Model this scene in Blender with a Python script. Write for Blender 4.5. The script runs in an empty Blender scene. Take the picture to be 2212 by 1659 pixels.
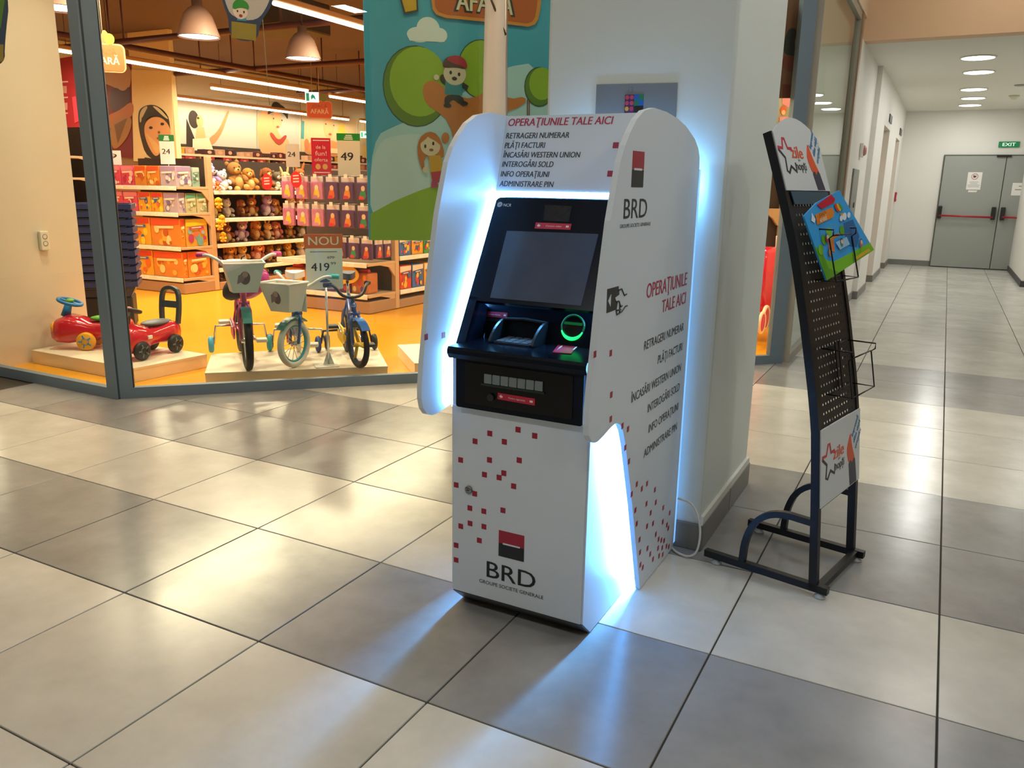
import bpy, bmesh, math, random
from mathutils import Vector, Matrix, noise
random.seed(7)
SC = bpy.context.scene
COL = SC.collection
PI = math.pi

# ---------------------------------------------------------------- camera
CF, CYAW, CPIT, CROL = 1742.57, -0.481132, -0.239610, 0.0181475
CP = Vector((2.25500, -1.56639, 1.33087))
_fw = Vector((math.sin(CYAW)*math.cos(CPIT), math.cos(CYAW)*math.cos(CPIT), math.sin(CPIT)))
_r0 = Vector((math.cos(CYAW), -math.sin(CYAW), 0)); _u0 = _r0.cross(_fw)
CR = _r0*math.cos(CROL) + _u0*math.sin(CROL); CU = _u0*math.cos(CROL) - _r0*math.sin(CROL)
cam = bpy.data.cameras.new('camera'); cam.sensor_width = 36.0; cam.lens = 36.0*CF/2212.0
cam.clip_start = 0.05; cam.clip_end = 100
co = bpy.data.objects.new('camera', cam); COL.objects.link(co)
co.matrix_world = Matrix(((CR.x, CU.x, -_fw.x, CP.x), (CR.y, CU.y, -_fw.y, CP.y), (CR.z, CU.z, -_fw.z, CP.z), (0, 0, 0, 1)))
SC.camera = co
def ray(px, py): return CR*((px-1106)/CF) - CU*((py-829.5)/CF) + _fw
def onp(px, py, p0, n):                       # where the sight line through a point of the frame meets a plane
    d = ray(px, py); n = Vector(n); return CP + d*((Vector(p0)-CP).dot(n)/d.dot(n))
def atx(px, py, x): return onp(px, py, (x, 0, 0), (1, 0, 0))
def aty(px, py, y): return onp(px, py, (0, y, 0), (0, 1, 0))
def atz(px, py, z=0): return onp(px, py, (0, 0, z), (0, 0, 1))

# ---------------------------------------------------------------- world, exposure
SC.view_settings.view_transform = 'Standard'; SC.view_settings.look = 'None'
SC.view_settings.gamma = 1; SC.view_settings.use_curve_mapping = False
SC.view_settings.exposure = 0.0
W = bpy.data.worlds.new('world'); SC.world = W; W.use_nodes = True
W.node_tree.nodes['Background'].inputs[0].default_value = (0.9, 0.95, 1, 1)
W.node_tree.nodes['Background'].inputs[1].default_value = 0.05
SC.cycles.caustics_reflective = False; SC.cycles.caustics_refractive = False
SC.cycles.sample_clamp_indirect = 4.0

def area(name, loc, size, power, col, rot=(0, 0, 0), size_y=None, shape='RECTANGLE', spread=180):
    l = bpy.data.lights.new(name, 'AREA'); l.energy = power; l.color = col; l.shape = shape; l.size = size
    if size_y: l.size_y = size_y
    l.spread = math.radians(spread)
    o = bpy.data.objects.new(name, l); o.location = loc; o.rotation_euler = rot; COL.objects.link(o); return o
NEUT = (1.0, 0.995, 0.965); SOFF = (1.0, 0.70, 0.42); WARM = (1.0, 0.60, 0.25); SHOPW = (1.0, 0.77, 0.52); COOL = (0.42, 0.75, 1.0)
HALL_LIGHTS = [(-4.6, -2.2), (-2.2, -2.2), (0.2, -2.2), (2.6, -2.2), (5.0, -2.2), (-4.6, 0.2), (2.4, 1.2), (4.6, 0.2), (2.6, 3.6), (4.8, 3.6), (2.6, 6.0)]
CORR_LIGHTS = [(2.35, 9.35), (2.39, 10.6), (2.38, 12.5), (2.40, 13.75), (2.38, 14.9)]
HALL_Z, CORR_Z, CORR_Y = 3.9, 2.83, 7.85
for x, y in HALL_LIGHTS: area('hall_lamp_light', (x, y, HALL_Z-.03), .55, 7 if x < -1 else (7 if y > 5 else 18), NEUT)
for x, y in CORR_LIGHTS: area('corridor_lamp_light', (x, y, CORR_Z-.02), .30, 9.5, NEUT, shape='DISK')
area('corridor_lamp_light', (3.7, 11.6, CORR_Z-.02), .30, 8, NEUT, shape='DISK')
TUBE_Z = 3.4
for x, y0, y1, pw in [(-5.1, 2.6, 6.0, 190), (-5.1, 6.24, 10.0, 150), (-11.1, 5.0, 13.5, 330), (-11.1, 14.7, 20.0, 150), (-12.9, 12.4, 15.7, 70), (-15.65, 9.5, 21.5, 170), (-0.6, 5.2, 11.0, 150)]:
    area('shop_tube_light', (x, (y0+y1)/2, TUBE_Z-.05), .12, pw*1.5, SHOPW, size_y=y1-y0)
for x, y in [(-2.85, 2.15), (-1.9, 2.4), (-.85, 3.3), (-.1, 4.2), (.7, 5.15)]:  # unseen fill lamps added to brighten the cream wall and window display
    area('window_lamp_light', (x, y, 3.25), .30, 18, (1.0, .80, .58), shape='DISK', spread=115)
for x, y in [(-3.9, .75), (-2.9, .75), (-1.75, .9), (-1.1, 1.5), (-.45, 2.1), (.2, 2.8)]:      # unseen warm fill lamps added to light the plinth fronts and floor outside
    area('soffit_fill_light', (x, y, HALL_Z-.02), .22, 8.5, SOFF, shape='DISK', spread=125)
area('bulkhead_fill_light', (2.6, 7.0, HALL_Z-.03), .60, 10, (1.0, .86, .70))  # unseen fill lamp added to brighten the bulkhead face

# ---------------------------------------------------------------- materials
def lin(h):
    h = h.lstrip('#'); c = [int(h[i:i+2], 16)/255 for i in (0, 2, 4)]
    return [x/12.92 if x <= .04045 else ((x+.055)/1.055)**2.4 for x in c]
_M = {}
def M(h, rough=.5, metal=0., emis=0., ehex=None, var=.05, nscale=9., coat=0., bump=0., spec=.5, alpha=1., trans=0.):
    k = (h, rough, metal, emis, ehex, var, nscale, coat, bump, spec, alpha, trans)
    if k in _M: return _M[k]
    m = bpy.data.materials.new('paint_'+h.lstrip('#')); m.use_nodes = True
    nt = m.node_tree; b = nt.nodes['Principled BSDF']; c = lin(h)
    b.inputs['Roughness'].default_value = rough; b.inputs['Metallic'].default_value = metal
    b.inputs['Specular IOR Level'].default_value = spec
    b.inputs['Coat Weight'].default_value = coat; b.inputs['Coat Roughness'].default_value = .08
    if trans: b.inputs['Transmission Weight'].default_value = trans
    if emis:
        b.inputs['Emission Color'].default_value = (*lin(ehex or h), 1); b.inputs['Emission Strength'].default_value = emis
    tc = nt.nodes.new('ShaderNodeTexCoord'); nz = nt.nodes.new('ShaderNodeTexNoise')
    nz.inputs['Scale'].default_value = nscale; nz.inputs['Detail'].default_value = 3
    nt.links.new(tc.outputs['Object'], nz.inputs['Vector'])
    mx = nt.nodes.new('ShaderNodeMix'); mx.data_type = 'RGBA'
    mx.inputs[6].default_value = (*[x*(1-var) for x in c], 1); mx.inputs[7].default_value = (*[min(1, x*(1+var)) for x in c], 1)
    nt.links.new(nz.outputs[0], mx.inputs[0]); nt.links.new(mx.outputs[2], b.inputs['Base Color'])
    if bump:
        bp = nt.nodes.new('ShaderNodeBump'); bp.inputs['Strength'].default_value = bump; bp.inputs['Distance'].default_value = .004
        nt.links.new(nz.outputs[0], bp.inputs['Height']); nt.links.new(bp.outputs[0], b.inputs['Normal'])
    _M[k] = m; return m
def glass_mat(name, tint='#f4fbf8', base=.035, rough=0.0, hi=1.0):
    m = bpy.data.materials.new(name); m.use_nodes = True; nt = m.node_tree; nt.nodes.clear()
    out = nt.nodes.new('ShaderNodeOutputMaterial'); t = nt.nodes.new('ShaderNodeBsdfTransparent'); g = nt.nodes.new('ShaderNodeBsdfGlossy')
    t.inputs[0].default_value = (*lin(tint), 1); g.inputs['Roughness'].default_value = rough
    fr = nt.nodes.new('ShaderNodeFresnel'); fr.inputs[0].default_value = 1.45
    mx = nt.nodes.new('ShaderNodeMixShader'); mt = nt.nodes.new('ShaderNodeMath'); mt.operation = 'MULTIPLY'; mt.inputs[1].default_value = hi
    nt.links.new(fr.outputs[0], mt.inputs[0]); nt.links.new(mt.outputs[0], mx.inputs[0])
    nt.links.new(t.outputs[0], mx.inputs[1]); nt.links.new(g.outputs[0], mx.inputs[2]); nt.links.new(mx.outputs[0], out.inputs[0])
    return m
GLASS = glass_mat('shop_glass')
def tile_mat(name, ca, cb, rough):
    m = bpy.data.materials.new(name); m.use_nodes = True; nt = m.node_tree; b = nt.nodes['Principled BSDF']
    tc = nt.nodes.new('ShaderNodeTexCoord'); oi = nt.nodes.new('ShaderNodeObjectInfo')
    ad = nt.nodes.new('ShaderNodeVectorMath'); ad.operation = 'ADD'
    sc = nt.nodes.new('ShaderNodeVectorMath'); sc.operation = 'SCALE'; sc.inputs[3].default_value = 40
    cx = nt.nodes.new('ShaderNodeCombineXYZ')
    nt.links.new(oi.outputs['Random'], cx.inputs[0]); nt.links.new(oi.outputs['Random'], cx.inputs[1])
    nt.links.new(cx.outputs[0], sc.inputs[0]); nt.links.new(tc.outputs['Object'], ad.inputs[0]); nt.links.new(sc.outputs[0], ad.inputs[1])
    n1 = nt.nodes.new('ShaderNodeTexNoise'); n1.inputs['Scale'].default_value = 3.2; n1.inputs['Detail'].default_value = 7; n1.inputs['Roughness'].default_value = .62
    nt.links.new(ad.outputs[0], n1.inputs['Vector'])
    r = nt.nodes.new('ShaderNodeValToRGB'); r.color_ramp.elements[0].position = .3; r.color_ramp.elements[1].position = .7
    r.color_ramp.elements[0].color = (*lin(ca), 1); r.color_ramp.elements[1].color = (*lin(cb), 1)
    nt.links.new(n1.outputs[0], r.inputs[0])
    hs = nt.nodes.new('ShaderNodeVectorMath'); hs.operation = 'SCALE'; mr = nt.nodes.new('ShaderNodeMapRange'); mr.inputs[3].default_value = .93; mr.inputs[4].default_value = 1.07
    nt.links.new(oi.outputs['Random'], mr.inputs[0]); nt.links.new(mr.outputs[0], hs.inputs[3]); nt.links.new(r.outputs[0], hs.inputs[0])
    nt.links.new(hs.outputs[0], b.inputs['Base Color'])
    n2 = nt.nodes.new('ShaderNodeTexNoise'); n2.inputs['Scale'].default_value = 6; nt.links.new(ad.outputs[0], n2.inputs['Vector'])
    m2 = nt.nodes.new('ShaderNodeMapRange'); m2.inputs[3].default_value = rough-.03; m2.inputs[4].default_value = rough+.045
    nt.links.new(n2.outputs[0], m2.inputs[0]); nt.links.new(m2.outputs[0], b.inputs['Roughness'])
    b.inputs['Specular IOR Level'].default_value = .6
    return m

# ---------------------------------------------------------------- builder
class B:
    """collects shapes; obj() links them as one mesh object"""
    def __init__(s, off=(0, 0, 0)): s.v = []; s.f = []; s.mi = []; s.ms = []; s.sm = []; s.off = Vector(off); s.m = 0
    def mat(s, m):
        if m not in s.ms: s.ms.append(m)
        s.m = s.ms.index(m); return s
    def add(s, vs, fs, smooth=False):
        o = len(s.v); s.v += [Vector(v)-s.off for v in vs]
        for f in fs: s.f.append([i+o for i in f]); s.mi.append(s.m); s.sm.append(smooth)
        return s
    def bm(s, b, mtx=None, smooth=False):
        b.verts.ensure_lookup_table(); b.verts.index_update()
        vs = [(mtx @ v.co) if mtx else v.co.copy() for v in b.verts]
        s.add(vs, [[v.index for v in f.verts] for f in b.faces], smooth); b.free(); return s
    def box(s, lo, hi, bev=0., seg=2, mtx=None):
        lo, hi = Vector(lo), Vector(hi); c = (lo+hi)/2; d = hi-lo
        b = bmesh.new(); bmesh.ops.create_cube(b, size=1)
        for v in b.verts: v.co = Vector((v.co.x*d.x, v.co.y*d.y, v.co.z*d.z))+c
        if bev: bmesh.ops.bevel(b, geom=b.edges[:], offset=bev, segments=seg, affect='EDGES', profile=.6)
        return s.bm(b, mtx)
    def prism(s, fr, pts, t, z0=0., smooth=False):       # polygon in the xy of frame fr, from z0 to z0+t
        n = len(pts); vs = [fr @ Vector((p[0], p[1], z0)) for p in pts]+[fr @ Vector((p[0], p[1], z0+t)) for p in pts]
        fs = [list(range(n))[::-1], list(range(n, 2*n))]
        s.add(vs, fs); o = len(s.v)-2*n
        for i in range(n):
            j = (i+1) % n; s.f.append([o+i, o+j, o+n+j, o+n+i]); s.mi.append(s.m); s.sm.append(smooth)
        return s
    def tube(s, path, r, n=8, closed=False, cap=True):
        P = [Vector(p) for p in path]; k = len(P); R = r if isinstance(r, (list, tuple)) else [r]*k
        vs = []; up = None
        for i in range(k):
            a = P[(i-1) % k] if (closed or i > 0) else P[i]; c = P[(i+1) % k] if (closed or i < k-1) else P[i]
            t = (c-a); t = t.normalized() if t.length > 1e-9 else Vector((0, 0, 1))
            if up is None: up = t.orthogonal().normalized()
            up = (up - t*up.dot(t)); up = up.normalized() if up.length > 1e-6 else t.orthogonal().normalized()
            w = t.cross(up)
            for q in range(n):
                an = 2*PI*q/n; vs.append(P[i]+(up*math.cos(an)+w*math.sin(an))*R[i])
        fs = []
        for i in range(k if closed else k-1):
            for q in range(n):
                a = i*n+q; b = i*n+(q+1) % n; c = ((i+1) % k)*n+(q+1) % n; d = ((i+1) % k)*n+q
                fs.append([a, b, c, d])
        s.add(vs, fs, True)
        if cap and not closed: 
            o = len(s.v)-k*n
            for f in ([o+q for q in range(n)][::-1], [o+(k-1)*n+q for q in range(n)]): s.f.append(f); s.mi.append(s.m); s.sm.append(False)
        return s
    def bar(s, path, w, h, up=(0, 0, 1)):                # rectangular section sweep, w sideways, h along up
        P = [Vector(p) for p in path]; k = len(P); vs = []; up = Vector(up)
        for i in range(k):
            t = (P[min(i+1, k-1)]-P[max(i-1, 0)]).normalized(); sd = t.cross(up).normalized(); u = sd.cross(t)
            for a, b in ((-1, -1), (1, -1), (1, 1), (-1, 1)): vs.append(P[i]+sd*a*w/2+u*b*h/2)
        fs = [[3, 2, 1, 0], [4*(k-1)+q for q in range(4)]]
        for i in range(k-1):
            for q in range(4): fs.append([4*i+q, 4*i+(q+1) % 4, 4*i+4+(q+1) % 4, 4*i+4+q])
        return s.add(vs, fs)
    def lathe(s, prof, n=20, mtx=None, smooth=True):     # (r, z) profile about z
        mtx = mtx or Matrix(); vs = [mtx @ Vector((r*math.cos(2*PI*q/n), r*math.sin(2*PI*q/n), z)) for r, z in prof for q in range(n)]
        fs = [[i*n+q, i*n+(q+1) % n, (i+1)*n+(q+1) % n, (i+1)*n+q] for i in range(len(prof)-1) for q in range(n)]
        return s.add(vs, fs, smooth)
    def cyl(s, a, b, r, n=16, r2=None):
        a, b = Vector(a), Vector(b); d = b-a; q = Vector((0, 0, 1)).rotation_difference(d).to_matrix().to_4x4(); q.translation = a
        L = d.length; r2 = r if r2 is None else r2
        s.lathe([(r, 0), (r2, L)], n, q); o = len(s.v)-2*n
        for f in ([o+i for i in range(n)][::-1], [o+n+i for i in range(n)]): s.f.append(f); s.mi.append(s.m); s.sm.append(False)
        return s
    def ball(s, c, r, n=12, m=8, rot=None):
        r = Vector(r) if hasattr(r, '__len__') else Vector((r, r, r))
        b = bmesh.new(); bmesh.ops.create_uvsphere(b, u_segments=n, v_segments=m, radius=1)
        mt = Matrix.Translation(c) @ (rot or Matrix()) @ Matrix.Diagonal((r.x, r.y, r.z, 1)); return s.bm(b, mt, True)
    def torus(s, c, R, r, fr=None, n=28, k=8, sq=1.):    # ring about z of frame fr
        fr = fr or Matrix(); vs = []
        for i in range(n):
            a = 2*PI*i/n
            for j in range(k):
                b = 2*PI*j/k; rr = R+r*math.cos(b); vs.append(Vector(c)+(fr.to_3x3() @ Vector((rr*math.cos(a), rr*math.sin(a), r*sq*math.sin(b)))))
        return s.add(vs, [[i*k+j, ((i+1) % n)*k+j, ((i+1) % n)*k+(j+1) % k, i*k+(j+1) % k] for i in range(n) for j in range(k)], True)
    def mesh(s, name):
        me = bpy.data.meshes.new(name); me.from_pydata([tuple(v) for v in s.v], [], s.f)
        for m in s.ms: me.materials.append(m)
        me.polygons.foreach_set('material_index', s.mi); me.polygons.foreach_set('use_smooth', s.sm)
        b = bmesh.new(); b.from_mesh(me); bmesh.ops.recalc_face_normals(b, faces=b.faces); b.to_mesh(me); b.free(); me.update(); return me
    def obj(s, name, mat=None, parent=None, **kw):
        if not s.ms and mat: s.ms = [mat]
        elif mat and not s.f: pass
        return link(name, s.mesh(name), parent, **kw)
def link(name, me, parent=None, label=None, cat=None, group=None, kind=None, loc=None):
    o = bpy.data.objects.new(name, me); COL.objects.link(o)
    if parent: o.parent = parent
    if loc: o.location = loc
    return tag(o, label, cat, group, kind)
def tag(o, label=None, cat=None, group=None, kind=None):
    if label: o['label'] = label
    if cat: o['category'] = cat
    if group: o['group'] = group
    if kind: o['kind'] = kind
    return o
def thing(name, label, cat, loc=(0, 0, 0), rotz=0., group=None):
    o = bpy.data.objects.new(name, None); COL.objects.link(o); o.location = loc; o.rotation_euler = (0, 0, rotz); o.empty_display_size = .1
    return tag(o, label, cat, group)
def struct(name, b, m=None, parent=None):
    return b.obj(name, m, parent, kind=None if parent else 'structure')
def dup(root, loc, rotz=None, label=None):
    r = root.copy(); COL.objects.link(r); r.location = loc
    if rotz is not None: r.rotation_euler = (0, 0, rotz)
    if label: r['label'] = label
    for ch in list(root.children):
        c = ch.copy(); COL.objects.link(c); c.parent = r
        for g in ch.children:
            d = g.copy(); COL.objects.link(d); d.parent = c
    return r
def FR(o, ex, ey):
    ex = Vector(ex).normalized(); ey = Vector(ey); ey = (ey-ex*ey.dot(ex)).normalized(); ez = ex.cross(ey); o = Vector(o)
    return Matrix(((ex.x, ey.x, ez.x, o.x), (ex.y, ey.y, ez.y, o.y), (ex.z, ey.z, ez.z, o.z), (0, 0, 0, 1)))
def T(x, y, z=0): return Matrix.Translation((x, y, z))
def ell(cx, cy, rx, ry, n=20, rot=0., a0=0., a1=2*PI):
    full = abs(a1-a0-2*PI) < 1e-6; pts = []
    for i in range(n if full else n+1):
        a = a0+(a1-a0)*i/n; x, y = rx*math.cos(a), ry*math.sin(a)
        pts.append((cx+x*math.cos(rot)-y*math.sin(rot), cy+x*math.sin(rot)+y*math.cos(rot)))
    return pts
def rrect(x0, y0, x1, y1, r, n=5):
    pts = []
    for cx, cy, a in ((x1-r, y0+r, -PI/2), (x1-r, y1-r, 0), (x0+r, y1-r, PI/2), (x0+r, y0+r, PI)):
        pts += [(cx+r*math.cos(a+PI/2*i/n), cy+r*math.sin(a+PI/2*i/n)) for i in range(n+1)]
    return pts
def smooth_poly(pts, it=2, closed=True):
    for _ in range(it):
        q = []; n = len(pts)
        for i in range(n if closed else n-1):
            a, b = pts[i], pts[(i+1) % n]
            q += [tuple(a[k]*.75+b[k]*.25 for k in range(len(a))), tuple(a[k]*.25+b[k]*.75 for k in range(len(a)))]
        if not closed: q = [pts[0]]+q+[pts[-1]]
        pts = q
    return pts
_CAP = []
def text(s, fr, h, w=None, mat=None, parent=None, align='L', shear=0., bold=0., ext=.0004, off=(0, 0, 0), name='lettering', into=None):
    """letters lying in the xy of frame fr, cap height h, run length w"""
    def mk(st):
        c = bpy.data.curves.new('letters', 'FONT'); c.body = st; c.size = 1; c.extrude = 0; c.offset = 0; c.shear = shear; c.resolution_u = 3
        o = bpy.data.objects.new('letters', c); COL.objects.link(o)
        dg = bpy.context.evaluated_depsgraph_get(); me = bpy.data.meshes.new_from_object(o.evaluated_get(dg))
        bpy.data.objects.remove(o); bpy.data.curves.remove(c); return me
    if not _CAP:
        m0 = mk('H'); _CAP.append(max(v.co.y for v in m0.vertices)); bpy.data.meshes.remove(m0)
    me = mk(s); xs = [v.co.x for v in me.vertices]; x0, x1 = min(xs), max(xs)
    ky = h/_CAP[0]; kx = (w/(x1-x0)) if w else ky; L = (x1-x0)*kx
    sh = {'L': 0, 'C': -L/2, 'R': -L}[align]
    pts = [((v.co.x-x0)*kx+sh, v.co.y*ky) for v in me.vertices]
    if into is None: bb = B(off)
    else: bb = into
    if mat: bb.mat(mat)
    dxs = [0.] if not bold else [-bold*h*.9, 0., bold*h*.9]
    for n_, dx in enumerate(dxs):
        bb.add([fr @ Vector((x+dx, y, ext+n_*.00004)) for x, y in pts], [list(p.vertices) for p in me.polygons])
    bpy.data.meshes.remove(me)
    return bb.obj(name, None, parent) if into is None else bb
# ================================================================ SETTING
SP0 = Vector((-2.18, 1.60, 0)); SD = Vector((.70711, .70711, 0)); SN = Vector((-.70711, .70711, 0))   # slanting shop front
def UV(u, v, z=0): return SP0+SD*u+SN*v+Vector((0, 0, z))
WHITE = M('#e8e6df', .6, var=.02, nscale=2.5); WALLC = M('#e4e2da', .65, var=.025, nscale=1.5); PEACH_LIT = M('#e6c3a0', .75, var=.03)
CREAM = M('#e2d2ba', .35, var=.03, nscale=1.2); GREYB = M('#7c7b76', .45, var=.08); FRAMEC = M('#738593', .42, .15, var=.05)
YELLOW = M('#f3a41a', .22, var=.04, nscale=1.3); CEILC = M('#e8e6da', .8, var=.01); BROWNC = M('#584238', .8, var=.2, nscale=.8)
bf = B().mat(M('#3b362f', .8)); bf.box((-9, -7, -.06), (9, 16.2, -.006)); floor = struct('floor', bf)
LT = tile_mat('pale_stone', '#bcbbb2', '#d5d4cc', .212); DT = tile_mat('grey_stone', '#868686', '#9d9e9d', .205)
tile_b = B().box((-.2974, -.2974, -.009), (.2974, .2974, 0), .0015, 1)
tmeshes = []
for m in (LT, DT): tile_b.ms = [m]; tmeshes.append(tile_b.mesh('tile'))
def inframe(p):
    d = p-CP; z = d.dot(_fw)
    if z < .05: return False
    return abs(CF*d.dot(CR)/z) < 1125 and abs(CF*d.dot(CU)/z) < 850
far_t = B(); ntile = 0
for j in range(-11, 27):
    for i in range(-15, 15):
        cx, cy = (i+.5)*.6, (j+.5)*.6
        rel = Vector((cx, cy, 0))-SP0
        if (rel.dot(SN) > .45 and cx < 1.2) or (cx < -2.5 and cy > 1.95) or (cx < 1.2 and cy > 5.3): continue
        if cy > 7.85 and (cx < 1.2 or cx > 4.3): continue
        if .95 < cx < 1.5 and 1.35 < cy < 2.0: continue
        dark = j in (0, 2, 3, 7, 8)
        vis = any(inframe(Vector((cx+a*.3, cy+b*.3, 0))) for a in (-1, 0, 1) for b in (-1, 0, 1))
        if vis and ntile < 298:
            o = link('tile', tmeshes[1 if dark else 0], floor, loc=(cx, cy, 0)); ntile += 1
        else:
            far_t.mat(DT if dark else LT).box((cx-.2974, cy-.2974, -.009), (cx+.2974, cy+.2974, 0))
far_t.obj('floor_tiles', None, floor, kind='stuff')
# shop floor
yb = B().mat(YELLOW)
yb.prism(Matrix(), [(-16.3, 1.62), (-2.19, 1.62), (1.2, 5.02), (1.20, 24.2), (-16.3, 24.2)], .008, -.006); struct('floor', yb)
# mall hall shell
HALLW = M('#c4c3be', .7)
def wall(name, lo, hi, m=WALLC): return struct(name, B().mat(m).box(lo, hi))
wall('wall_back', (-9.2, -7.2, 0), (9.2, -7, HALL_Z), HALLW); wall('wall_right', (9, -7, 0), (9.2, 7.85, HALL_Z), HALLW); wall('wall_left', (-9.2, -7, 0), (-9, 1.5, HALL_Z), HALLW)
struct('ceiling', B().mat(CEILC).prism(Matrix(), [(-9.2, -7.2), (9.2, -7.2), (9.2, 8.05), (1.25, 8.05), (1.25, 5.0), (-2.19, 1.53), (-9.2, 1.53)], .1, HALL_Z))
bk = B().mat(PEACH_LIT); bk.box((1.20, CORR_Y, CORR_Z), (9.2, CORR_Y+.2, HALL_Z)); bk.box((4.2, CORR_Y, 0), (9.2, CORR_Y+.2, CORR_Z)); struct('wall_front', bk)  # peach base colour stands in for warm light falling on this face
wall('ceiling', (1.2, CORR_Y+.2, CORR_Z), (4.4, 16.2, CORR_Z+.1), CEILC)
# corridor left wall, stepped, with two lift openings
cl = B().mat(WHITE)
cl.box((1.0, 7.62, 0), (1.30, 9.70, CORR_Z)); cl.box((1.0, 9.70, 0), (1.36, 10.95, CORR_Z)); cl.box((1.0, 12.1, 0), (1.36, 13.75, CORR_Z))
cl.box((1.0, 14.8, 0), (1.36, 15.95, CORR_Z)); cl.box((1.0, 10.95, 2.24), (1.36, 12.1, CORR_Z)); cl.box((1.0, 13.75, 2.24), (1.36, 14.8, CORR_Z))
cl.box((1.0, 10.95, 0), (1.20, 12.1, 2.24)); cl.box((1.0, 13.75, 0), (1.20, 14.8, 2.24))
wl = struct('wall_left', cl)
for y0, y1, xf in ((7.62, 9.71, 1.312), (9.69, 10.95, 1.372), (12.088, 13.75, 1.372), (14.788, 15.9, 1.372)):
    B().mat(GREYB).box((1.19, y0, 0), (xf, y1, .10), .004, 1).obj('baseboard_section', None, wl)
LIFTM = M('#a9a69b', .35, .7)
for n, y0 in ((1, 10.95), (2, 13.75)):
    d = B().mat(LIFTM); d.box((1.20, y0, 0), (1.225, y0+.54, 2.2), .003, 1); d.box((1.20, y0+.55, 0), (1.225, y0+1.07, 2.2), .003, 1); struct('door_%d' % (n+1), d)
# end wall, right stub
wall('wall_front', (1.0, 15.9, 0), (4.4, 16.1, CORR_Z), WHITE)
wr = B().mat(WHITE); wr.box((3.385, 12.80, 0), (4.4, 15.9, CORR_Z), .006, 1); wr.box((4.2, CORR_Y, 0), (4.4, 12.8, CORR_Z)); struct('wall_right', wr)
B().mat(M('#3f3d3b', .5)).box((3.37, 12.785, 0), (4.2, 15.9, .09), .003, 1).obj('baseboard_right', None, None, kind='structure')
B().mat(GREYB).box((1.36, 15.885, 0), (2.10, 15.9, .10), .003, 1).obj('baseboard_front', None, None, kind='structure')
# double fire door
door = struct('door_1', B().mat(M('#5f645c', .5)).box((2.085, 15.86, 0), (4.09, 15.90, 2.05), .003, 1))
DG = M('#9a9f98', .45, var=.03); DK = M('#161816', .4); RED = M('#b01c2e', .35)
for x0, x1, up in ((2.105, 3.083, 0), (3.095, 4.07, 1)):
    lf = B().mat(DG).box((x0, 15.825, .015), (x1, 15.865, 2.025), .004, 1).obj('door_leaf', None, door)
    a, c = (x0+.035, x1-.075) if not up else (x0+.06, x1-.035)
    for x in (a, c): B().mat(DK).box((x-.035, 15.745, .90), (x+.035, 15.825, 1.13), .012, 2).obj('bar_bracket', None, lf)
    B().mat(RED).tube([(a, 15.755, .955), (c, 15.755, .945)], .017, 10).obj('push_bar', None, lf, label='red push bar')
B().mat(DK).box((2.93, 15.79, 2.005), (3.16, 15.83, 2.04), .004, 1).obj('door_closer', None, door)
PAPER = M('#eceae4', .7, var=.02)
t = thing('door_notice', 'white paper notice with red ring symbol on the left grey fire door leaf', 'notice', (2.63, 15.822, 1.43))
f = FR((2.63, 15.822, 1.43), (1, 0, 0), (0, 0, 1)); OT = t.location
B(OT).mat(PAPER).prism(f, [(-.115, 0), (.115, 0), (.115, .31), (-.115, .31)], .002).obj('sheet', None, t)
b = B(OT).mat(M('#d8a09c', .6)); b.torus(f @ Vector((0, .235, .003)), .05, .007, f, 20, 5); b.mat(M('#5a2f2a', .6)).prism(f, [(-.02, .21), (.02, .22), (.025, .25), (0, .245), (-.025, .262)], .002, .002)
b.mat(M('#9a9a96', .7))
for k, w in enumerate((.07, .06, .10, .09)): b.prism(f, [(-w, .13-k*.027), (w, .13-k*.027), (w, .138-k*.027), (-w, .138-k*.027)], .001, .002)
b.obj('print', None, t)
B(OT).mat(PAPER).prism(f, [(-.075, -.045), (.06, -.045), (.075, -.012), (-.07, -.012)], .002).obj('torn_slip', None, t)
t = thing('door_notice', 'white landscape paper sign on the right grey fire door leaf', 'notice', (3.36, 15.822, 1.34))
f = FR((3.36, 15.822, 1.34), (1, 0, 0), (0, 0, 1))
B(t.location).mat(PAPER).prism(f, [(-.12, 0), (.17, 0), (.17, .22), (-.12, .22)], .002).obj('sheet', None, t)
b = B(t.location).mat(M('#8a8a88', .7)); b.prism(f, [(-.02, .155), (.12, .155), (.12, .17), (-.02, .17)], .001, .002); b.prism(f, [(-.07, .095), (.14, .095), (.14, .11), (-.07, .11)], .001, .002); b.obj('print', None, t)
t = thing('exit_sign', 'green exit sign on the white wall above the grey fire doors', 'sign', (3.09, 15.9, 2.18))
f = FR((2.935, 15.868, 2.178), (1, 0, 0), (0, 0, 1))
B(t.location).mat(M('#0d7a45', .4, emis=.25)).box((2.93, 15.87, 2.175), (3.255, 15.899, 2.275), .004, 1).obj('sign_box', None, t)
text('EXIT', FR((3.0925, 15.868, 2.198), (1, 0, 0), (0, 0, 1)), .055, .20, M('#e8fff0', .5, emis=.6), t, 'C', off=t.location, bold=.02, ext=.001)
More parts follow.
